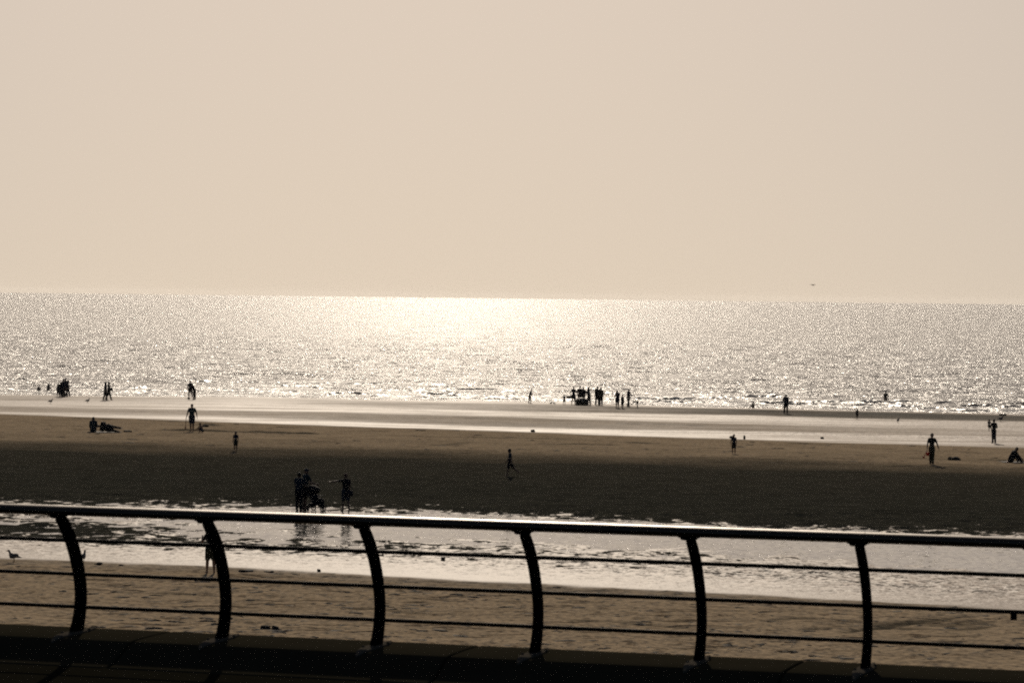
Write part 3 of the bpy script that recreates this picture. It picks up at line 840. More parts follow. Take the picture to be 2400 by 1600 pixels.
person(446, 932.5, 1.74, 'tall adult in shorts playing with ball at the water edge', 'pair playing ball at the water edge', facing=15, fat=1.15, legs=((8, 6, 10), (-6, 6, 6)), arms=((0, 14, 15), (10, 12, 20)), top=('tshirt', NAVY), bottom=('shorts', BLACK), voxel=V)
person(455, 936, 1.60, 'stooping figure in long dark clothes leaning towards the ball player', 'pair playing ball at the water edge', facing=65, lean=22, legs=((6, 2, 8), (0, 2, 4)), arms=((35, 6, 20), (35, 6, 20)), top=('long', BLACK), bottom=('trousers', BLACK), head_pitch=10, voxel=V)
bl = on_ground(442.5, 936)
mb = MB(); mb.ell((0, 0, 0), (.125, .125, .125), n=20, m=12)
o = mb.build('ball', fabric('dark_leather', (.03, .03, .03), .5)); o.location = bl + Vector((0, 0, .122)); tag(o, 'dark football at the feet of the ball player in shorts', 'ball')

# --- man with the long spade, children digging
r_, j_ = person(449.5, 1010.5, 1.80, 'tall man in shorts and shirt walking with a long red-brown spade', S, facing=176, fat=1.1, legs=((6, 1, 4), (-6, 0, 4)), arms=((4, 24, 22, 12), (2, 20, 10, 12)), top=('tshirt', TEAL), bottom=('shorts', NAVY), voxel=.0125)
hd = min((j_['hand-1'], j_['hand1']), key=lambda v: v.x)
def spade(top_p, tip_p, label, mat, blade=.14):
    root = empty('spade', tip_p); tag(root, label, 'spade')
    d = (top_p - tip_p); w = d.normalized()
    mb = MB(); mb.tube([d * .16, d * .6, d * 1.03], .019, 8); mb.build('shaft', mat, root)
    mb = MB(); sv = w.cross(Vector((0, 1, 0))).normalized()
    mb.tube([d * 1.02 - sv * .05, d * 1.02 + sv * .05], .013, 8); mb.build('grip', mat, root)
    mb = MB(); rings = []
    for t, k in ((0, .25), (.05, .75), (.12, 1), (.24, .9), (.27, .2)):
        cpt = w * (t * d.length)
        rings.append([cpt + sv * blade * .5 * k * math.cos(a) + Vector((0, 1, 0)) * .012 * math.sin(a) for a in np.linspace(0, 2 * math.pi, 12, endpoint=False)])
    mb.ring_stack(rings); mb.build('blade', mat, root)
    return root
tipg = on_ground(435.5, 1007); tip = Vector((at(434.5, 1006, hd.z).x, hd.y - .05, hd.z))
rr_ = ray(434.5, 1006); tt_ = (hd.y - .1) / rr_.y
tip = Vector((rr_.x * tt_, hd.y - .1, CAM_Z + rr_.z * tt_))
spade(hd, tip, 'long red-brown spade carried by the tall man in shorts', RUST, .10)
person(471, 1014.5, 1.15, 'small child crouching to dig beside the dark dug trench', S, facing=60, lean=25, hs=1.15, legs=((132, 12, 150), (128, 12, 150)), arms=((50, 8, 0), (55, 12, 5)), bottom=('shorts', NAVY), voxel=.0125)
person(552, 1057, 1.09, 'young child standing with arms at the sides, just seaward of the dark sand', S, facing=165, hs=1.2, fat=.95, arms=((0, 14, 5), (2, 12, 5)), top=('tshirt', NAVY), bottom=('shorts', OLIVE), voxel=.011)
person(218.5, 1012, 1.66, 'person in pale teal top sitting upright on the sand beside the reclining one', S, facing=8, fat=1.2, legs=((126, 6, 105), (126, 6, 100)), arms=((25, 8, 40), (25, 8, 40)), top=('long', TEAL), bottom=('trousers', BLACK), hood=GREY, voxel=.0125)
# person lying on the side
r_, j_ = person(251, 1013, 1.70, 'person in dark clothes lying on the side on the sand, legs to the right', S, facing=0, fat=1.65, lean=0, roll=-80, legs=((38, 2, 70), (20, 2, 45)), arms=((60, 10, 60), (50, 10, 80)), top=('long', BLACK), bottom=('trousers', BLACK), voxel=.0135)
bk = on_ground(234, 1013.5)
def blanket(px0, px1, py, depth, label, mat, sag=.02):
    a = on_ground(px0, py); e = on_ground(px1, py)
    L_ = e.x - a.x; cx = (a.x + e.x) / 2; cy = (a.y + e.y) / 2
    n, m = 26, 12; top_, bot = [], []
    for i in range(m):
        for j in range(n):
            x = cx + L_ * (j / (n - 1) - .5); y = cy + depth * (i / (m - 1) - .5)
            z = ground(x, y) + .012 + .025 * abs(math.sin(x * 5.1 + y * 2.3) * math.sin(y * 4.2 + 1))
            top_.append((x - cx, y - cy, z)); bot.append((x - cx, y - cy, z - .02))
    zb = ground(cx, cy)
    vs = [(x, y, z - zb) for x, y, z in top_ + bot]; K = n * m; fs = []
    for i in range(m - 1):
        for j in range(n - 1):
            q = i * n + j; fs.append((q, q + 1, q + n + 1, q + n)); fs.append((K + q, K + q + n, K + q + n + 1, K + q + 1))
    for j in range(n - 1): fs += [(j, K + j, K + j + 1, j + 1), ((m - 1) * n + j, (m - 1) * n + j + 1, K + (m - 1) * n + j + 1, K + (m - 1) * n + j)]
    for i in range(m - 1): fs += [(i * n, i * n + n, K + i * n + n, K + i * n), (i * n + n - 1, K + i * n + n - 1, K + i * n + 2 * n - 1, i * n + 2 * n - 1)]
    mb = MB(); mb.v = vs; mb.f = fs
    o = mb.build('picnic_blanket', mat); o.location = (cx, cy, zb); tag(o, label, 'blanket'); return o
blanket(206, 284, 1012.5, 2.6, 'dark picnic blanket under the reclining person and the sitting one', BLACK)

# --- near family with the pushchair in the dark wet sand
FAM = 'family with the pushchair'
person(701, 1197, 1.66, 'adult in blue top and dark trousers standing left of the pushchair', FAM, facing=-25, fat=1.15, legs=((3, 2, 3), (-2, 2, 3)), arms=((10, 6, 20), (25, 8, 40)), top=('tshirt', BLUE), bottom=('trousers', BLACK), floor=POOL_Z - .02, voxel=.011)
r_, j_ = person(715, 1195, 1.80, 'taller man in teal shirt pushing the pushchair, head turned left', FAM, facing=-55, fat=1.0, lean=3, legs=((10, 2, 6), (-8, 2, 6)), arms=((32, 5, 35), (30, 6, 38)), top=('tshirt', TEAL), bottom=('shorts', BLACK), floor=POOL_Z - .02, cap=GREY, voxel=.011)
def pushchair(loc, rz, label):
    root = empty('pushchair', loc, rz); tag(root, label, 'pushchair')
    # local: +x is forward
    for (x, y, r) in ((-.30, -.26, .14), (-.30, .26, .14), (.38, -.06, .12), (.38, .06, .12)):
        mb = MB(); mb.torus((x, y, r), r - .02, .022, 'Y', 24, 8); w = mb.build('wheel', RUBBER, root)
        mb = MB()
        for k in range(6):
            a = math.pi * k / 3; mb.tube([(x, y, r), (x + (r - .02) * math.cos(a), y, r + (r - .02) * math.sin(a))], .006, 6)
        mb.tube([(x, y - .02, r), (x, y + .02, r)], .025, 10)
        mb.build('hub', GREY, w)
    mb = MB()
    for y in (-.24, .24):
        mb.tube([(-.62, y, 1.02), (-.50, y, .98), (-.18, y, .60), (.12, y, .36), (.38, y * .3, .14)], .014, 8)
        mb.tube([(-.30, y, .14), (-.12, y, .40), (.05, y, .62), (.18, y, .66)], .013, 8)
    mb.tube([(-.30, -.26, .14), (-.30, .26, .14)], .011, 8); mb.tube([(.38, -.06, .12), (.38, .06, .12)], .011, 8)
    mb.build('frame', GREY, root)
    mb = MB(); mb.tube([(-.62, -.24, 1.02), (-.64, 0, 1.03), (-.62, .24, 1.02)], .02, 10); mb.build('handle', RUBBER, root)
    mb = MB(); mb.cap((-.22, 0, .85), (.0, 0, .45), .17, .2); mb.cap((.0, 0, .42), (.26, 0, .42), .18, .16); mb.cap((.28, 0, .40), (.36, 0, .22), .12, .10); mb.build('seat', BLACK, root, True, .02)
    mb = MB()
    mb.ell((-.18, 0, .92), (.27, .25, .20)); mb.ell((-.02, 0, .90), (.2, .24, .16)); mb.build('hood', BLACK, root, True, .02)
    mb = MB(); mb.ell((-.18, 0, .26), (.2, .2, .10)); mb.build('basket', BLACK, root, True, .02)
    mb = MB(); mb.tube([(.10, -.22, .66), (.26, -.15, .68), (.28, .15, .68), (.10, .22, .66)], .015, 8); mb.build('bumper_bar', RUBBER, root)
    return root
pc = on_ground(740, 1197.5, POOL_Z - .02)
pushchair(pc, R(-32), 'black pushchair with hood pushed by the man in teal shirt')
hdp = on_ground(733, 1196, POOL_Z)
person(0, 0, .85, 'toddler sitting in the black pushchair with feet up', FAM, facing=-122, lean=-25, hs=1.3, legs=((95, 10, 30), (85, 10, 35)), arms=((30, 10, 30), (30, 10, 30)), top=('tshirt', GREY), bottom=('shorts', NAVY), voxel=.011, loc=Vector((pc.x + .02, pc.y - .02, pc.z + .50)))
person(810, 1198, 1.62, 'person in dark shirt and shorts stretching one arm out to the left', FAM, facing=25, fat=1.0, legs=((7, 2, 5), (-9, 2, 6)), arms=((20, 84, 4, 86), (6, 8, 12)), top=('tshirt', BLACK), bottom=('shorts', GREY), cap=MAROON, floor=POOL_Z - .02, voxel=.011)
bag(on_ground(818, 1198, POOL_Z - .02) + Vector((.02, -.05, .78)), .34, 'dark bag hanging at the side of the person stretching out an arm')
person(493, 1343, 1.52, 'person in loose shorts standing at the edge of the near pool behind the railing', S, facing=15, fat=1.05, legs=((2, 4, 3), (-2, 4, 3)), arms=((25, 26, 95, -10), (10, 8, 30)), top=('tshirt', BLACK), bottom=('shorts', OLIVE), voxel=.01)
person(1192, 1115, 1.36, 'boy in blue top walking left across the dark sand', S, facing=78, hs=1.12, fat=.95, legs=((12, 2, 3), (-26, 2, 28)), arms=((-16, 6, 10), (20, 6, 15)), top=('tshirt', BLUE), bottom=('shorts', BLACK), head_pitch=8, voxel=.01)

# --- centre group at the water line
G = 'group gathered at the water line'
person(1242, 945, 1.46, 'lone paddler leaning forward to the right, apart from the central group', G, facing=-80, lean=14, legs=((-6, 2, 4), (8, 2, 4)), arms=((15, 6, 10), (10, 6, 10)), top=('tshirt', NAVY), bottom=('shorts', BLACK), head_pitch=15, voxel=V)
person(1322, 948, .98, 'small child with one arm out to the left, first from left in the central group', G, facing=20, hs=1.2, arms=((0, 55, 10, 70), (5, 8, 10)), legs=((4, 6, 3), (-4, 6, 3)), top=('tshirt', BLACK), bottom=('shorts', BLACK), voxel=V)
r_, j_ = person(1344, 948, 1.78, 'adult in shorts carrying a small inflatable boat under the arm', G, facing=-15, fat=.95, arms=((4, 20, 10, 14), (10, 22, 8, 25)), legs=((2, 8, 3), (-2, 8, 3)), top=('tshirt', NAVY), bottom=('shorts', NAVY), voxel=V)
def boat(loc, L_, wdt, ht, rz, tilt, label, rim=PALE, n=22, stripe=False):
    root = empty('inflatable_boat', loc, rz); tag(root, label, 'inflatable boat', 'inflatable boats at the water line')
    root.rotation_euler = (0, tilt, rz)
    mb = MB(); rings = []
    for i in range(n):
        t = i / (n - 1); x = -L_ / 2 + L_ * t; k = max(.06, math.sin(math.pi * min(1, max(0, t * .86 + .07))) ** .55); up = ht * (-.22 if stripe else .25) * (abs(t - .45) * 1.6) ** 2
        rings.append([(x, wdt / 2 * k * math.cos(a), up + ht / 2 + ht / 2 * (k ** .25) * math.sin(a) * (1 if math.sin(a) < 0 else .6)) for a in np.linspace(0, 2 * math.pi, 14, endpoint=False)])
    mb.ring_stack(rings); mb.build('hull', RUBBER, root)
    mb = MB()
    for s in (-1, 1):
        mb.tube([(-L_ / 2 + L_ * t, s * wdt / 2 * max(.06, math.sin(math.pi * min(1, max(0, t * .86 + .07))) ** .55), ht * .62 + ht * (-.22 if stripe else .25) * (abs(t - .45) * 1.6) ** 2) for t in np.linspace(.02, .98, 16)], .05, 8)
    mb.build('rim_tube', rim, root)
    if stripe:
        mb = MB(); mb.tube([(-L_ * .28, -wdt * .46, ht * .80), (-L_ * .05, -wdt * .52, ht * .68), (L_ * .2, -wdt * .53, ht * .42)], .035, 8); mb.build('stripe', PALE, root)
    return root
boat(Vector((j_['hand-1'].x + .06, j_['hand-1'].y - .12, j_['hand-1'].z - .24)), .82, .5, .40, R(8), R(-8), 'small dark inflatable boat held under the arm of the adult in shorts', GREY)
person(1359, 948, 1.82, 'tall adult with arms folded, left of the two behind the grounded boat', G, facing=170, fat=1.2, arms=((20, 12, 95, -20), (20, 12, 95, -20)), top=('long', BLACK), bottom=('trousers', BLACK), voxel=V)
person(1366.5, 948.5, 1.72, 'stout adult in dark jacket, right of the two behind the grounded boat', G, facing=-30, fat=1.45, lean=6, arms=((35, 12, 30), (35, 18, 30)), top=('long', BLACK), bottom=('trousers', BLACK), voxel=V)
boat(on_ground(1363.5, 950), 1.15, .8, .96, R(-10), 0, 'dark inflatable boat with a pale stripe grounded before the central group', RUBBER, stripe=True)
person(1380, 949.5, 1.78, 'adult leaning over the right end of the grounded boat', G, facing=60, fat=1.05, arms=((35, 10, 25), (30, 10, 30)), top=('long', NAVY), bottom=('trousers', BLACK), lean=4, voxel=V)
person(1400, 949.5, 1.86, 'taller one of the two standing shoulder to shoulder right of the grounded boat', G, facing=200, fat=1.1, top=('long', BLACK), bottom=('trousers', BLACK), legs=((2, 4, 2), (-2, 4, 2)), voxel=V)
person(1408, 950, 1.76, 'shorter one of the two standing shoulder to shoulder right of the grounded boat', G, facing=150, fat=1.2, top=('long', OLIVE), bottom=('trousers', BLACK), legs=((2, 3, 2), (-2, 3, 2)), voxel=V)
person(1446.5, 956, 1.70, 'adult in shirt and shorts with bowed head standing beside a child', G, facing=150, fat=1.1, top=('tshirt', NAVY), bottom=('shorts', NAVY), legs=((2, 3, 2), (-2, 3, 2)), head_pitch=35, arms=((10, 10, 35), (10, 10, 35)), voxel=V)
person(1459, 957, 1.28, 'child looking up between the two adults at the right of the central group', G, facing=-40, hs=1.12, top=('tshirt', NAVY), bottom=('shorts', BLACK), legs=((6, 6, 4), (-6, 6, 4)), voxel=V)
person(1473, 953.5, 1.74, 'adult walking forward with arms in front, near the stooping child', G, facing=-60, fat=1.15, top=('long', NAVY), bottom=('trousers', BLACK), legs=((12, 4, 4), (-12, 4, 4)), arms=((20, 6, 60), (20, 6, 60)), voxel=V)
person(1493.5, 955.5, 1.08, 'child bent double picking something up, rightmost of the central group', G, facing=85, lean=88, hs=1.12, legs=((8, 2, 10), (4, 2, 8)), arms=((45, 8, 5), (40, 8, 5)), top=('tshirt', BLACK), bottom=('shorts', BLACK), voxel=.014)

# --- right side
person(1761, 957.5, 1.15, 'child sitting in the swash left of the lone standing man', W, facing=30, hs=1.15, lean=5, legs=((125, 16, 100), (122, 16, 100)), arms=((20, 12, 30), (20, 12, 30)), top=('tshirt', BLACK), bottom=('shorts', BLACK), voxel=.014)
person(1841.5, 969, 1.74, 'man in dark jacket and long trousers standing alone on the dark sand bank', S, facing=170, fat=1.1, top=('long', NAVY), bottom=('trousers', BLACK), legs=((2, 4, 2), (-2, 4, 2)), arms=((4, 10, 15), (8, 16, 25)), voxel=.014)
r_, j_ = person(1719.5, 1063.5, 1.12, 'child with a bundle over the shoulder standing on tan sand', S, facing=165, hs=1.18, top=('tshirt', NAVY), bottom=('shorts', BLACK), legs=((3, 4, 2), (-3, 4, 2)), arms=((8, 12, 5), (4, 14, 8)), voxel=.011)
shp = min((j_['sh-1'], j_['sh1']), key=lambda v: v.x)
mb = MB(); mb.ell((0, 0, 0), (.11, .10, .075)); mb.ell((.06, 0, .03), (.09, .08, .05)); o = mb.build('towel_bundle', NAVY, None, True, .014); o.location = shp + Vector((-.05, .03, .045)); tag(o, 'dark rolled towel over the shoulder of the child on tan sand', 'towel')
person(2075, 941, 1.66, 'bather standing waist deep in the sea behind the largest breaker', W, facing=-20, fat=1.0, sink=.66, top=('tshirt', BLACK), arms=((15, 10, 20), (20, 14, 10)), voxel=.016, loc=at(2076, 938.5, .15))
person(2399, 952, 1.66, 'bather with only head and shoulders above the sea at the right frame edge', W, facing=30, sink=1.28, voxel=.016, loc=at(2399, 949.5, .1))
person(2008.5, 982, .92, 'tiny child walking on the landward edge of the dark sand bank', S, facing=160, hs=1.22, legs=((7, 3, 4), (-7, 3, 4)), top=('tshirt', OLIVE), bottom=('shorts', BLACK), voxel=.012)
r_, j_ = person(2329, 1038.5, 1.64, 'adult in slim trousers carrying a child on the arm across wet sand', S, facing=20, fat=.95, legs=((4, -1, 3), (-5, -1, 4)), arms=((35, 12, 95, 0), (10, 22, 70, -5)), top=('long', BLACK), bottom=('trousers', NAVY), voxel=.012)
person(0, 0, .92, 'small child held on the arm of the adult crossing wet sand', S, facing=-40, hs=1.25, legs=((50, 12, 40), (40, 12, 40)), arms=((40, 10, 30), (40, 10, 30)), top=('tshirt', NAVY), bottom=('shorts', BLACK), voxel=.012, loc=j_['pel'] + Vector((-.22, .10, -.13)))
r_, j_ = person(2183.5, 1088, 1.68, 'woman in top and slim trousers carrying a red bucket and an orange spade', S, facing=172, fat=.92, legs=((5, -1, 3), (-5, -1, 4)), arms=((6, 26, 8, 18), (4, 15, 12, 4)), top=('tshirt', BLACK), bottom=('trousers', OLIVE), long_hair=False, hs=1.1, voxel=.011)
hd = min((j_['hand-1'], j_['hand1']), key=lambda v: v.x)
bkt = empty('bucket', hd + Vector((.03, -.02, -.30))); tag(bkt, 'red toy bucket hanging from the hand of the woman in slim trousers', 'bucket')
mb = MB(); mb.ring_stack([[(rr * math.cos(a), rr * math.sin(a), z) for a in np.linspace(0, 2 * math.pi, 20, endpoint=False)] for rr, z in ((.07, 0), (.078, .05), (.095, .17), (.102, .172), (.102, .185), (.09, .18), (.066, .02))]); mb.build('pail', RED, bkt)
mb = MB(); mb.tube([(.097 * math.cos(a), 0, .175 + .115 * math.sin(a)) for a in np.linspace(0, math.pi, 11)], .007, 6); mb.build('handle', RED, bkt)
rr_ = ray(2164, 1073); tt_ = (hd.y - .12) / rr_.y
spade(hd + Vector((-.03, -.06, -.06)), Vector((rr_.x * tt_, hd.y - .12, CAM_Z + rr_.z * tt_)), 'short orange toy spade dangling beside the red bucket', ORANGE, .13)
r_, j_ = person(2390, 1084, 1.62, 'person in dark clothes sitting hunched on a blanket at the right edge', S, facing=-75, lean=28, fat=1.2, legs=((124, 10, 95), (118, 10, 85)), arms=((30, 8, 10), (35, 8, 10)), top=('long', BLACK), bottom=('trousers', BLACK), head_pitch=20, voxel=.0125)
blanket(2352, 2440, 1083.5, 2.2, 'dark blanket under the hunched sitter at the right edge', BLACK)
bk = on_ground(2366.5, 1083)
mb = MB(); mb.ell((0, 0, .07), (.13, .11, .07)); mb.ell((.09, .03, .10), (.09, .08, .07)); mb.ell((-.12, 0, .04), (.08, .06, .04)); o = mb.build('red_bundle', RED, None, True, .014); o.location = bk + Vector((0, -.1, .0)); tag(o, 'small red bundle of cloth on the blanket beside the hunched sitter', 'bundle')

# ------------------------------------------------------------------ gulls
def gull(px, py, facing, size, label, group='gulls standing on the shore', floor=None, loc=None):
    p = loc if loc is not None else on_ground(px, py, floor)
    root = empty('seagull', p, facing); tag(root, label, 'seagull', group)
    k = size
    mb = MB()                                          # faces +x
    T = ry_(R(16))
    mb.ell((0, 0, .21 * k), (.17 * k, .072 * k, .08 * k), T); mb.ell((.09 * k, 0, .245 * k), (.085 * k, .062 * k, .07 * k)); mb.cap((-.08 * k, 0, .20 * k), (-.27 * k, 0, .165 * k), .05 * k, .012 * k)
    mb.cap((.12 * k, 0, .26 * k), (.165 * k, 0, .365 * k), .045 * k, .033 * k); mb.ell((.18 * k, 0, .385 * k), (.05 * k, .036 * k, .038 * k))
    mb.build('body', GULLM, root, True, .010 * k)
    mb = MB(); mb.tube([(.215 * k, 0, .383 * k), (.25 * k, 0, .38 * k), (.275 * k, 0, .37 * k)], [.014 * k, .011 * k, .004 * k], 8); mb.build('beak', GULLB, root)
    for s in (-1, 1):
        mb = MB(); mb.tube([(.0, s * .03 * k, .15 * k), (-.012 * k, s * .03 * k, .07 * k), (0, s * .03 * k, .006)], .008 * k, 6); mb.tube([(-.01 * k, s * .03 * k, .006), (.045 * k, s * .03 * k, .005)], [.006 * k, .012 * k], 6); mb.build('leg', GULLB, root)
    return root
gull(32.5, 1317, R(172), 1.0, 'gull facing left on the pool edge, leftmost near bird')
gull(195, 1318, R(80), 1.0, 'gull half hidden behind the first railing post', floor=None)
gull(118, 945.5, R(20), 1.05, 'gull on wet sand below the group of five, left of two')
gull(205, 944, R(35), 1.05, 'gull on wet sand left of the strolling couple, right of two')
gull(2104.5, 991, R(60), 1.1, 'gull standing in the shallow sheet of water right of the tiny child')
gull(2345, 987.5, R(20), 1.2, 'gull at the foot of the dark sand bank near the right edge')
gull(1299, 948.5, R(150), .75, 'small gull left of the central group, nearer to it', floor=0.02)
gull(1291, 948, R(30), .75, 'small gull left of the central group, farther from it', floor=0.02)
# flying gull
rr_ = ray(1905.5, 668); D_ = 520.0; p = Vector((rr_.x / rr_.y * D_, D_, CAM_Z + rr_.z / rr_.y * D_))
root = empty('flying_seagull', p, R(40)); tag(root, 'lone gull flying over the sea just above the horizon', 'seagull')
mb = MB(); mb.ell((0, 0, 0), (.26, .075, .08)); mb.ell((.25, 0, .02), (.075, .05, .05)); mb.cap((-.2, 0, 0), (-.38, 0, 0), .05, .03); mb.build('body', GULLM, root, True, .012)
for s in (-1, 1):
    mb = MB(); rings = []
    for t, y, z, x0, x1 in ((0, .05, .03, -.11, .12), (.35, .30, .13, -.07, .13), (.6, .47, .12, -.08, .10), (1, .74, .02, -.16, -.10)):
        rings.append([(x0, s * y, z), ((x0 + x1) / 2, s * y, z + .014), (x1, s * y, z), ((x0 + x1) / 2, s * y, z - .010)])
    mb.ring_stack(rings); mb.build('wing', GULLM, root)

# ------------------------------------------------------------------ lumps on the sand
def lump(px, py, w, h, name, label, cat, mat=STONE, seed=1, group=None, depth=None):
    rs = random.Random(seed); p = on_ground(px, py)
    mb = MB()
    for k in range(5):
        mb.ell((w * rs.uniform(-.32, .32), w * rs.uniform(-.2, .2), h * rs.uniform(.1, .45)), (w * rs.uniform(.15, .28), (depth or w) * rs.uniform(.15, .28), h * rs.uniform(.3, .55)), rx(rs.uniform(-.4, .4)))
    o = mb.build(name, mat, None, True, max(.010, w * .035)); o.location = p; tag(o, label, cat, group); return o
DAMP = fabric('damp_sand_heap', (.03, .027, .02), .9)
lump(2236, 1078, .75, .24, 'sand_heap', 'low dark sand heap to the right of the woman with the bucket', 'sand heap', DAMP, 3)
lump(1249, 1012, .4, .22, 'stone', 'dark stone at the water edge under the central group', 'stone', STONE, 4)
lump(1745, 1029, .2, .3, 'sandcastle', 'tiny pointed sandcastle at the water edge right of the child with a bundle', 'sandcastle', DAMP, 5)
lump(2351, 973.5, .9, .22, 'driftwood_log', 'dark driftwood lump on the sand bank near the right edge', 'driftwood', STONE, 6)
lump(1929, 1028, .38, .2, 'stone', 'dark stone lying in the wet sheet left of the woman with the bucket', 'stone', STONE, 7)
lump(486, 1000, .8, .2, 'sand_heap', 'dark dug sand heap right of the crouching child', 'sand heap', DAMP, 8)
lump(299, 1012, .7, .15, 'sand_heap', 'low dark sand heap beside the feet of the reclining person', 'sand heap', DAMP, 18)
lump(1039, 1312, .20, .14, 'stone', 'small round dark stone on the rippled wet sand right of the third post', 'stone', STONE, 9)
lump(748, 1339, .14, .11, 'stone', 'small round dark stone on the bright pool edge left of the third post', 'stone', STONE, 10)
lump(232, 1323, .35, .10, 'seaweed_clump', 'larger clump of dark seaweed at the pool edge right of the hidden gull', 'seaweed', STONE, 11, 'seaweed at the near pool edge')
lump(283, 1325, .18, .07, 'seaweed_clump', 'smaller clump of dark seaweed at the pool edge right of the hidden gull', 'seaweed', STONE, 12, 'seaweed at the near pool edge')
lump(575, 1340, .6, .09, 'seaweed_clump', 'long clump of dark seaweed at the pool edge right of the second post', 'seaweed', STONE, 13, 'seaweed at the near pool edge')
lump(630, 1341, .35, .07, 'seaweed_clump', 'flat clump of dark seaweed at the pool edge between the second and third post', 'seaweed', STONE, 14, 'seaweed at the near pool edge')
for k, (dx, col_, lb) in enumerate(((-.13, BLACK, 'dark shoe left on the near sand, left one of a pair'), (.14, BLACK, 'dark shoe left on the near sand, right one of a pair'))):
    q = on_ground(633, 1474); rt = empty('shoe', q + Vector((dx, 0, 0)), R(20 - 70 * k)); tag(rt, lb, 'shoe', 'shoes left on the sand')
    mb = MB(); mb.cap((-.09, 0, .055), (.10, 0, .045), .048, .04); mb.build('upper', col_, rt, True, .01)
    mb = MB(); mb.cap((-.11, 0, .018), (.13, 0, .018), .045, .04); mb.v = [(x, y, .018 + (z - .018) * .4) for x, y, z in mb.v]; mb.build('sole', GREY, rt)

# seaweed and debris flecks on the sand: uncountable, one object
LITTER = fabric('dry_seaweed', (.035, .03, .022), .9)
mb = MB(); rs = random.Random(5)
n_done = 0
while n_done < 4200:
    if n_done < 3600: px, py = rs.uniform(-60, 2460), rs.uniform(1325, 1560)
    else: px, py = rs.uniform(-60, 2460), rs.uniform(985, 1110)
    q = at(px, py, 1.7 if py > 1200 else 1.6)
    cl = float(fbm(np.array([q.x / 3.1]), np.array([q.y / 6.0]), 91, 3)[0])
    if cl + rs.uniform(-.7, .7) < .16: continue
    zz_, ww, dd, _, _, _ = profile(np.array([q.x]), np.array([q.y]))
    if ww[0] > .1 or dd[0] > .5: n_done += 0; 
    if ww[0] > .1 or dd[0] > .5: continue
    far = py < 1200
    sz = rs.choice((.02, .02, .025, .03, .03, .04, .05, .09)) * (1.4 if far else 1.0) * rs.uniform(.7, 1.3); asp = rs.uniform(1.2, 3.0); a0 = rs.uniform(-.35, .35)
    z0 = ground(q.x, q.y) - .006; hh = sz * rs.uniform(.16, .34)
    ca, sa = math.cos(a0), math.sin(a0); rings = []
    jit = [rs.uniform(.6, 1.3) for _ in range(7)]
    for kk, zq in ((1.0, 0), (.75, .7), (.25, 1.0)):
        rg = []
        for j in range(7):
            t = 2 * math.pi * j / 7; x = sz * asp * kk * jit[j] * math.cos(t); y = sz * kk * jit[j] * math.sin(t)
            rg.append((q.x + x * ca - y * sa, q.y + x * sa + y * ca, z0 + hh * zq * jit[(j + 3) % 7] + (0 if zq else 0)))
        rings.append(rg)
    mb.ring_stack(rings, True, True); n_done += 1
o = mb.build('seaweed_litter', LITTER, None, False); o['kind'] = 'stuff'; o['label'] = 'flecks of dry seaweed and debris strewn over the sand'; o['category'] = 'seaweed'

# ------------------------------------------------------------------ sky and sun
SUN_EL, SUN_AZ = R(22.5), R(-1.0)              # azimuth measured from +Y towards +X
world = bpy.data.worlds.new('World'); scene.world = world; world.use_nodes = True
nt = world.node_tree; nt.nodes.clear(); g = NG(nt)
out = g.n('ShaderNodeOutputWorld'); bg = g.n('ShaderNodeBackground'); g.l(bg.outputs[0], out.inputs[0])
sky = g.n('ShaderNodeTexSky'); sky.sky_type = 'NISHITA'; sky.sun_disc = False
sky.sun_elevation = SUN_EL; sky.sun_rotation = SUN_AZ; sky.altitude = 0
sky.air_density = 1.0; sky.dust_density = 1.0; sky.ozone_density = 1.0
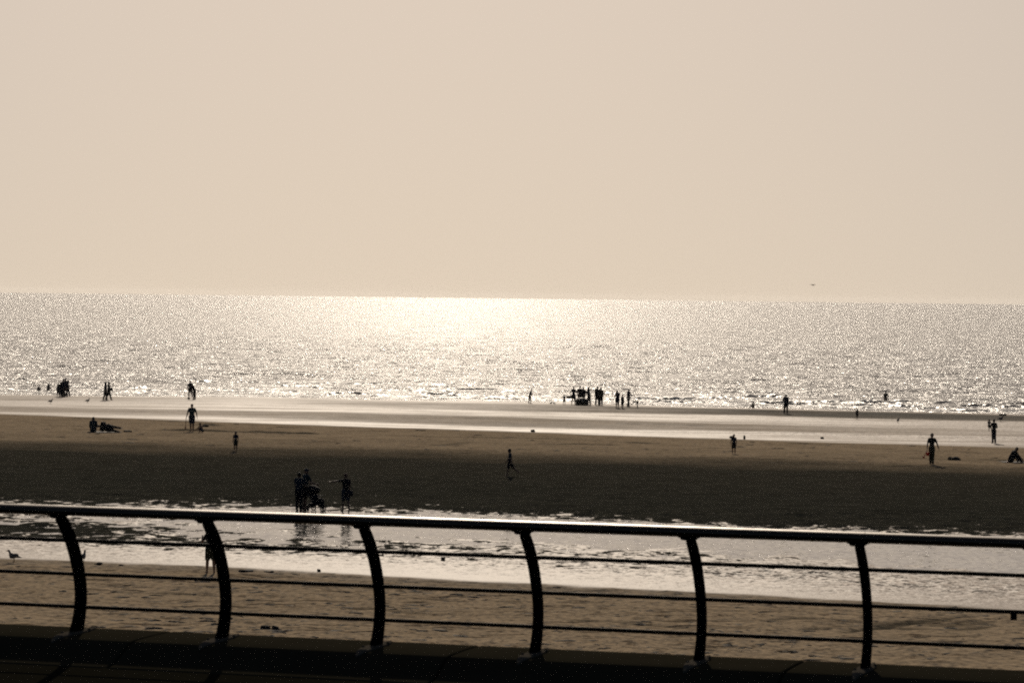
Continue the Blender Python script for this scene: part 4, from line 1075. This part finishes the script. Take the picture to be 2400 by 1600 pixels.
# a broad hazy glow: the sky is read along a gently widened direction
gen = g.n('ShaderNodeTexCoord').outputs['Generated']
sep = g.n('ShaderNodeSeparateXYZ'); g.l(gen, sep.inputs[0])
cmb = g.n('ShaderNodeCombineXYZ')
g.l(g.math('MULTIPLY', sep.outputs[0], .5), cmb.inputs[0]); g.l(sep.outputs[1], cmb.inputs[1])
g.l(g.math('ADD', g.math('MULTIPLY', g.math('ABSOLUTE', sep.outputs[2]), .5), .13), cmb.inputs[2])
g.l(g.vmath('NORMALIZE', cmb.outputs[0]), sky.inputs['Vector'])
mul = g.n('ShaderNodeMix', data_type='RGBA', blend_type='MULTIPLY'); mul.inputs[0].default_value = 1.0
g.l(sky.outputs[0], mul.inputs[6]); mul.inputs[7].default_value = (.84, .808, .835, 1)
g.l(mul.outputs[2], bg.inputs['Color']); bg.inputs['Strength'].default_value = 0.06

sun_d = bpy.data.lights.new('sun', 'SUN'); sun_d.energy = 4.2; sun_d.angle = R(0.53); sun_d.color = (1.0, .87, .71)
sun = bpy.data.objects.new('sun', sun_d); COL.objects.link(sun)
dirv = Vector((math.sin(SUN_AZ) * math.cos(SUN_EL), math.cos(SUN_AZ) * math.cos(SUN_EL), math.sin(SUN_EL)))
sun.rotation_euler = dirv.to_track_quat('Z', 'Y').to_euler(); sun.location = (0, 100, 80)

# ------------------------------------------------------------------ the hazy sea air
mb = MB(); mb.box((0, 6350, 6.5), (6100, 6550, 11.5))
HAZE = bpy.data.materials.new('sea_haze'); HAZE.use_nodes = True
nt = HAZE.node_tree; nt.nodes.clear(); g = NG(nt)
out = g.n('ShaderNodeOutputMaterial'); vol = g.n('ShaderNodeVolumePrincipled'); g.l(vol.outputs[0], out.inputs['Volume'])
vol.inputs['Color'].default_value = (.92, .90, .88, 1); vol.inputs['Density'].default_value = 1.6e-5; vol.inputs['Anisotropy'].default_value = .6
hz = mb.build('haze', HAZE, None, False); hz['kind'] = 'stuff'

# ------------------------------------------------------------------ render settings
scene.view_settings.view_transform = 'Standard'; scene.view_settings.look = 'None'
scene.view_settings.exposure = -0.9; scene.view_settings.gamma = 1.0
scene.cycles.use_denoising = False
scene.cycles.max_bounces = 6; scene.cycles.diffuse_bounces = 2; scene.cycles.glossy_bounces = 3
scene.cycles.caustics_reflective = False; scene.cycles.caustics_refractive = False; scene.cycles.sample_clamp_indirect = 1.3; scene.cycles.sample_clamp_direct = 18.0
scene.cycles.pixel_filter_type = 'BLACKMAN_HARRIS'; scene.cycles.filter_width = 2.0
